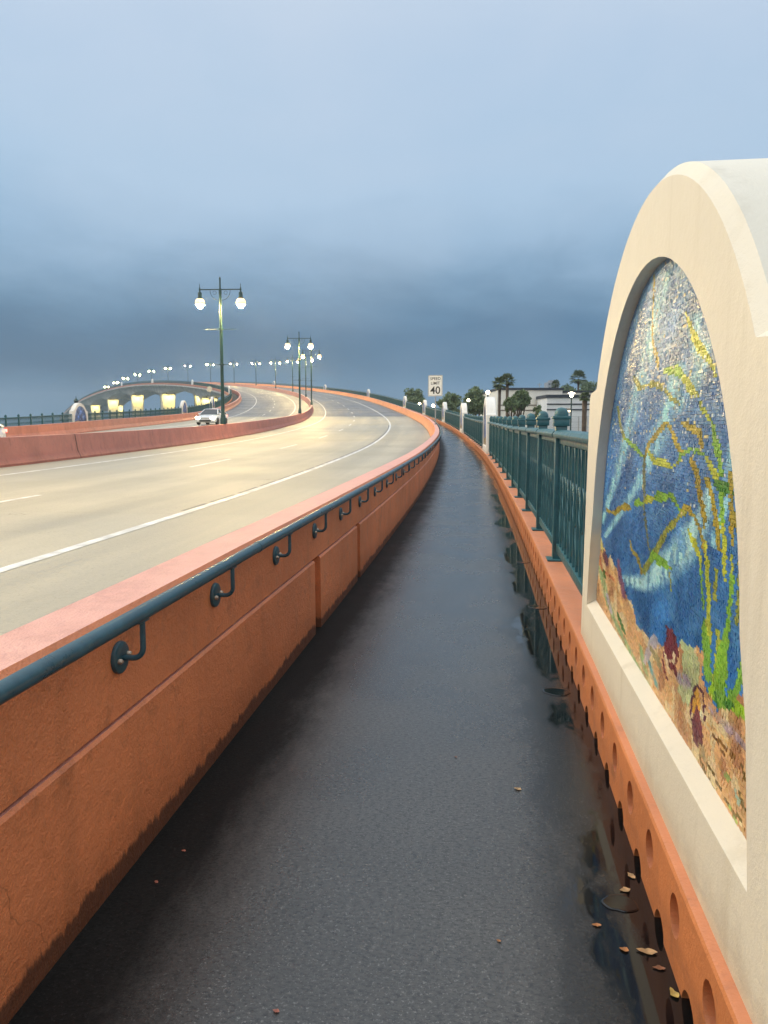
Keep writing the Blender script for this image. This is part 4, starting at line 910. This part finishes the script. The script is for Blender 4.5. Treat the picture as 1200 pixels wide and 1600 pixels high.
palm('tall palm above the dark trees behind the building at right', 904, 592, 150, 14, 13)
palm('small palm at right, standing by the big panel edge in front of the white wall', 914, 621, 60, 10, 14)
palm('tiny palm top in front of the far apartment tower', 868, 601, 175, 8, 15)

M_WHITE = simple('white_render_wall', (.88, .85, .77), .8, var=.08, vscale=.3, world=True); M_GREYW = simple('pale_grey_wall', (.78, .79, .79), .8, var=.08, vscale=.3, world=True)
M_ROOF = simple('dark_roof_trim', (.02, .028, .045), .6); M_WIN = emis('lit_window', (1, .82, .5), 1.6)
bd = empty('building', at(850, 650, 118)); bd.location.z = -4.6; tag(bd, 'low white flat roofed building with dark roof edges beyond the railing', 'building')
def bblock(px0, px1, top, Y, depth_, wm, trim=.35, name='wall'):
    a = at(px0, top, Y); c = at(px1, top, Y); mb = MB(); z0 = -4.6
    mb.box((a.x, Y, z0), (c.x, Y + depth_, a.z)); w = wparent(mb.build(name, wm), bd)
    mb = MB(); mb.box((a.x - .15, Y - .18, a.z + .003), (c.x + .15, Y + depth_ + .1, a.z + trim)); wparent(mb.build('roof', M_ROOF), bd); return a, c
bblock(777, 879, 609.5, 122, 24, M_WHITE); bblock(879.5, 960, 613.5, 123, 22, M_WHITE, .3)
a, c = bblock(855, 965, 621.5, 114, 7.6, M_GREYW, .45)
for y in (631.5, 640):
    p0, p1 = at(855, y, 113.9), at(965, y, 113.9); mb = MB(); mb.box((p0.x - .05, 113.9, p0.z - .09), (p1.x, 113.98, p0.z + .09)); wparent(mb.build('wall_band', M_ROOF), bd)
p0, p1 = at(878, 638, 113.9), at(892, 645, 113.9); mb = MB(); mb.box((p0.x, 113.93, p1.z), (p1.x, 113.985, p0.z)); wf = wparent(mb.build('window', M_ROOF), bd)
for k in range(2):
    w_ = (p1.x - p0.x); mb = MB(); mb.box((p0.x + .1 + k*w_*.5, 113.905, p1.z + .08), (p0.x - .05 + (k+1)*w_*.5, 113.925, p0.z - .08)); q = mb.build('pane', M_WIN, wf); q.location = (0, 0, 0)
for y in (633, 641):
    p0, p1 = at(778, y, 121.9), at(855, y, 121.9); mb = MB(); mb.box((p0.x, 121.9, p0.z - .06), (p1.x, 121.985, p0.z + .06)); wparent(mb.build('wall_band', M_BARK), bd)
for px in (812, 826, 834):
    q = at(px, 606.5, 130); mb = MB(); mb.box((q.x - .6, 129, q.z - .9), (q.x + .6, 131, q.z)); wparent(mb.build('rooftop_unit', M_ROOF), bd)
q = at(843, 600, 131); mb = MB(); mb.tube([(q.x, 131, q.z - 1.2), (q.x, 131, q.z + .2)], .05, 6); mb.tube([(q.x - .4, 131, q.z - .1), (q.x + .4, 131, q.z - .1)], .04, 6); wparent(mb.build('aerial', M_STEEL), bd)
# far apartment tower
q0, q1 = at(856, 597, 620), at(874, 597, 620); tw = empty('apartment_tower', ((q0.x+q1.x)/2, 620, -4.6)); tag(tw, 'distant pale apartment tower peeping over the white roof', 'building')
M_TOWER = simple('tower_wall', (.30, .30, .31), .8, var=.05, world=True)
mb = MB(); mb.box((q0.x, 620, -4.6), (q1.x, 634, q0.z)); mb.box((q0.x + 2, 622, q0.z), (q0.x + 5, 630, q0.z + 1.6)); wparent(mb.build('wall', M_TOWER), tw)
for r in range(10):
    for k in range(4):
        x0 = q0.x + .7 + k*2.2; z0 = q0.z - 2.4 - r*3.0; mb = MB(); mb.box((x0, 619.9, z0), (x0 + 1.4, 619.985, z0 + 1.5)); wparent(mb.build('window', M_GLASS), tw)
# small lamps of the car park
M_LOT = emis('car_park_lamp_globe', (1, .84, .55), 14)
def lot_lamp(lab, px, py, Y, r=.22, cone=False):
    q = at(px, py, Y); e = empty('post_lamp', (q.x, q.y, -4.6)); tag(e, lab, 'lamp post', 'car park lamps beyond the railing'); h = q.z + 4.6
    mb = MB(); mb.lathe([(.11, 0), (.11, .5), (.06, .6), (.05, h - r), (.09, h - r*.9), (.09, h - r*.6)], 10); mb.build('pole', M_DGREEN, e, sm=40)
    mb = MB()
    if cone: mb.lathe([(.07, h - r*.8), (r*.75, h + r*.5), (r*1.15, h + r*.62), (r*.4, h + r*.95), (0, h + r)], 14)
    else: mb.lathe([(0, h - r)] + [(r*math.sin(R(a)), h - r*math.cos(R(a))) for a in range(20, 180, 20)] + [(0, h + r)], 14)
    mb.build('globe', M_LOT, e, sm=60)
lot_lamp('round white globe lamp at the left of the tallest white panel edge', 762.3, 613, 62, .16)
lot_lamp('lit cone shaped lamp before the grey wall at right', 893, 617.5, 60, .24, True)
lot_lamp('small bright lamp low among the trees, left of the speed sign', 655.5, 631, 112, .2)
lot_lamp('small bright lamp low among the trees, right behind the speed sign post', 677, 634, 108, .22)
lot_lamp('small bright lamp among the trees left of the twin palms', 732, 625.5, 105, .2)
# chain fence at the car park
cf_ = MB(); p0, p1 = at(840, 650.5, 70), at(930, 650.5, 70); zt = p0.z
for k in range(8):
    x = p0.x + (p1.x - p0.x)*k/7; cf_.tube([(x, 70, -4.6), (x, 70, zt)], .04, 6)
for z in np.linspace(-4.5, zt, 14): cf_.tube([(p0.x, 70, float(z)), (p1.x, 70, float(z))], .012, 4)
for k in range(70):
    x = p0.x + (p1.x - p0.x)*k/69; cf_.tube([(x, 70.02, -4.5), (x, 70.02, zt - .02)], .006, 4)
tag(cf_.build('wire_fence', M_STEEL), 'grey wire fence below the white building at right', 'fence')
# lantern on the shore by the far left mural panel
q = at(119, 628, 63.5); e = empty('lantern_post', (q.x, q.y, float(F(58.5, -14.6)[2]))); tag(e, 'small dark unlit lantern post behind the far left mural panel', 'lamp post'); h = q.z - e.location.z
mb = MB(); mb.lathe([(.12, -5), (.12, 0), (.06, .2), (.05, h - .35), (.10, h - .3)], 10); mb.build('pole', M_DGREEN, e, sm=40)
mb = MB(); mb.lathe([(.10, h - .3), (.18, h), (.16, h + .05)], 6); mb.build('lantern_glass', M_GLASS, e)
mb = MB(); mb.lathe([(.24, h + .05), (.10, h + .25), (.03, h + .3), (.03, h + .42), (0, h + .46)], 8); mb.build('cap', M_DGREEN, e)

# ------------------------------------------------------------------ leaves and drain hollows on the pavement
def leaf_mat(n, c): return simple(n, c, .5, var=.3, vscale=40)
LM = {'tan': leaf_mat('tan_leaf', (.50, .32, .15)), 'orange': leaf_mat('orange_leaf', (.48, .20, .06)), 'brown': leaf_mat('brown_leaf', (.26, .11, .05)), 'yellow': leaf_mat('yellow_leaf', (.52, .38, .10)), 'red': leaf_mat('red_leaf', (.40, .13, .08))}
def leaf(lab, s, o, L, w, rot, m, seed, curl=.3):
    rs = np.random.RandomState(seed); n = 7; vs = []; fs = []
    for i in range(n+1):
        t = i/n; hw = w/2*math.sin(math.pi*min(1, t**.85))*(1 + .15*rs.randn()*(0 < i < n)); z = .001 + curl*L*.5*(t-.5)**2 + .0015*rs.rand()
        for k in (-1, 0, 1): vs.append((k*hw, (t-.5)*L, z + abs(k)*hw*.3*rs.rand()))
    for i in range(n):
        for k in range(2): a = i*3+k; fs.append((a, a+1, a+4, a+3))
    mb = MB(); mb.add(vs, fs); ob = mb.build('leaf', LM[m], sm=80); ob.location = F(s, o, ZS + .0008); ob.rotation_euler = (0, 0, R(rot)); tag(ob, lab, 'leaf')
leaf('single tan leaf lying alone in the middle of the wet sidewalk', 4.45, 13.57, .030, .020, 60, 'tan', 1)
leaf('small tan leaf touching the rim of the nearest drain hollow', 3.90, 13.845, .034, .020, 100, 'tan', 2)
leaf('tan leaf against the kerb just beyond the nearest drain hollow', 3.97, 13.875, .034, .018, 20, 'tan', 3)
leaf('little orange leaf left of the nearest drain hollow', 3.74, 13.745, .026, .013, 80, 'orange', 4)
leaf('largest curled tan leaf by the kerb at the bottom right', 3.655, 13.855, .052, .024, 75, 'tan', 5, .5)
leaf('small orange leaf touching the left tip of the largest curled leaf', 3.655, 13.80, .024, .016, 60, 'orange', 6)
leaf('reddish brown leaf between the largest leaf and the kerb', 3.60, 13.872, .032, .015, 80, 'brown', 7)
leaf('yellow leaf standing up against the kerb at the bottom right', 3.52, 13.888, .034, .018, 10, 'yellow', 8, .9)
leaf('tiny red leaf at the very bottom of the photo on the dark sidewalk', 3.36, 12.99, .018, .010, 70, 'red', 9)
leaf('tiny red leaf near the foot of the terracotta wall', 3.94, 12.53, .016, .010, 70, 'red', 10)
leaf('tiny orange bit of leaf below the red leaf near the wall foot', 3.78, 12.515, .018, .009, 40, 'red', 11)
leaf('dark brown leaf scrap in the middle distance of the sidewalk centre', 4.68, 13.34, .016, .009, 30, 'brown', 12)
leaf('small orange leaf on the right half of the sidewalk at the bottom', 3.65, 13.49, .014, .008, 50, 'orange', 13)
leaf('dark leaf scrap on the sidewalk near the wall foot farther along', 10.5, 12.62, .05, .03, 30, 'brown', 14)
M_HOLE = simple('wet_black_hollow', (.004, .004, .004), .10)
def drain(lab, s, o, r, seed):
    rs = np.random.RandomState(seed); n = 48; mb = MB(); vs = []; ph = rs.rand(3)*6
    rr = [r*(1 + .08*math.sin(2*math.pi*k/n*2 + ph[0]) + .05*math.sin(2*math.pi*k/n*3 + ph[1]) + .03*math.sin(2*math.pi*k/n*7 + ph[2])) for k in range(n)]
    for q, z in ((1.05, .0005), (1.0, .0022), (.92, .002), (.80, .0018), (0.01, .0016)):
        vs += [(rr[k]*q*math.cos(2*math.pi*k/n), rr[k]*q*.9*math.sin(2*math.pi*k/n), z) for k in range(n)]
    fs = [(i*n+k, i*n+(k+1) % n, (i+1)*n+(k+1) % n, (i+1)*n+k) for i in range(4) for k in range(n)]
    mb.add(vs, fs); o_ = mb.build('drain_hollow', M_HOLE, sm=60); o_.location = F(s, o, ZS + .001); tag(o_, lab, 'drain', 'wet drain hollows along the kerb')
drain('nearest wet black drain hollow by the kerb, ringed by tan leaves', 3.84, 13.822, .043, 1)
drain('second wet black drain hollow beside the kerb, beyond the leaves', 5.45, 13.80, .06, 2)
drain('third wet black drain hollow beside the kerb, in front of the first railing post', 7.15, 13.83, .06, 3)
drain('fourth wet black drain hollow beside the kerb, small with distance', 8.9, 13.83, .06, 4)

HAZE = .00042
# ------------------------------------------------------------------ damp evening air
hz_ = MB(); hz_.box((-800, -120, -8.0), (900, 1100, 46)); HZ = hz_.build('haze', D.materials.new('haze_air')); tag(HZ, kind='stuff')
hm = HZ.data.materials[0]; hm.use_nodes = True; nt = hm.node_tree; nt.nodes.remove(nt.nodes['Principled BSDF'])
pv = N(nt, 'ShaderNodeVolumePrincipled'); pv.inputs['Color'].default_value = (.82, .92, .98, 1); pv.inputs['Density'].default_value = HAZE; pv.inputs['Anisotropy'].default_value = .55
lk(nt, pv.outputs[0], nt.nodes['Material Output'].inputs['Volume'])
SC.cycles.volume_bounces = 0

# ------------------------------------------------------------------ sky, light, camera
SUN_EL, SUN_AZ = R(30), R(-70)
w = D.worlds.new('World'); SC.world = w; w.use_nodes = True; nt = w.node_tree; bg = nt.nodes['Background']
sky = N(nt, 'ShaderNodeTexSky', sky_type='NISHITA', sun_disc=False); sky.sun_elevation = SUN_EL; sky.sun_rotation = SUN_AZ
tc = N(nt, 'ShaderNodeTexCoord').outputs['Generated']
nm = N(nt, 'ShaderNodeVectorMath', operation='NORMALIZE'); lk(nt, tc, nm.inputs[0]); dv = nm.outputs[0]
sp_ = N(nt, 'ShaderNodeSeparateXYZ'); lk(nt, dv, sp_.inputs[0]); dx, dy, dz_ = sp_.outputs
n1 = noise(nt, vmul(nt, dv, 1.0, 1.0, 2.4), 2.4, 5, .55, .6); n2 = noise(nt, vmul(nt, dv, 1.0, 1.0, 2.6), 5.0, 6, .62, .5); n3 = noise(nt, vmul(nt, dv, 1.6, 1.6, 3), 1.1, 3)
# cloud deck colour by elevation, warped by the noise so that the bands break up
e0 = mth(nt, 'ADD', dz_, mth(nt, 'ADD', mth(nt, 'MULTIPLY', mth(nt, 'SUBTRACT', n1, .5), .14), mth(nt, 'MULTIPLY', mth(nt, 'SUBTRACT', n2, .5), .07)))
SUN_E = 1.0
SKY_STOPS = [(0.0, srgb(88, 127, 158)), (.04, srgb(74, 111, 142)), (.075, srgb(65, 98, 127)), (.11, srgb(72, 105, 134)), (.145, srgb(94, 127, 155)), (.185, srgb(118, 150, 178)), (.225, srgb(141, 171, 198)), (.29, srgb(158, 185, 210)), (.42, srgb(172, 192, 214)), (.52, srgb(187, 201, 218)), (.63, (.78, .87, .96)), (.80, (1.2, 1.29, 1.38))]

cl = ramp(nt, e0, SKY_STOPS)
side = mapr(nt, dx, -.45, .45, 0, 1)
low = mapr(nt, dz_, .02, .22, 1, 0)
cl = mix(nt, mth(nt, 'MULTIPLY', mth(nt, 'MULTIPLY', side, low), .55), cl, srgb(104, 148, 184))
hz = mapr(nt, dz_, -.02, .075, 1, 0); cl = mix(nt, mth(nt, 'MULTIPLY', hz, mapr(nt, dx, -.5, .1, .75, .2)), cl, srgb(92, 130, 160))
cl = mix(nt, mth(nt, 'MULTIPLY', mapr(nt, n3, .45, .7), .20), cl, srgb(196, 206, 219))
gl_ = mth(nt, 'MULTIPLY', mapr(nt, dy, .1, -.9, 0, 1), mapr(nt, dz_, -.05, .2, 0, 1))   # brighter western sky behind the viewer
cl = mix(nt, gl_, cl, (.95, .98, 1.0))
cs = N(nt, 'ShaderNodeVectorMath', operation='SCALE'); lk(nt, sky.outputs[0], cs.inputs[0]); cs.inputs['Scale'].default_value = .05
mx = mix(nt, .94, cs.outputs[0], cl)
lk(nt, mx, bg.inputs['Color']); bg.inputs['Strength'].default_value = 1.0
sun = D.lights.new('sun', 'SUN'); sun.energy = SUN_E; sun.angle = R(35); sun.color = (1.0, .90, .74)
so = link(D.objects.new('sun', sun))
dirv = Vector((math.sin(SUN_AZ)*math.cos(SUN_EL), math.cos(SUN_AZ)*math.cos(SUN_EL), math.sin(SUN_EL)))
so.rotation_euler = dirv.to_track_quat('Z', 'Y').to_euler(); so.location = dirv*80
cam = D.cameras.new('camera'); co = link(D.objects.new('camera', cam)); co.location = (0, 0, H0); co.rotation_euler = (R(90) - PIT, 0, 0)
cam.sensor_fit = 'VERTICAL'; cam.sensor_height = 24.0; cam.lens = 24.0*FPX/1600.0; cam.clip_start = .05; cam.clip_end = 30000
SC.camera = co
SC.view_settings.view_transform = 'Standard'; SC.view_settings.look = 'None'; SC.view_settings.exposure = 0.3; SC.view_settings.gamma = 1.0
SC.cycles.sample_clamp_indirect = 4.0; SC.cycles.max_bounces = 6; SC.cycles.caustics_reflective = False; SC.cycles.caustics_refractive = False
SC.cycles.use_denoising = True
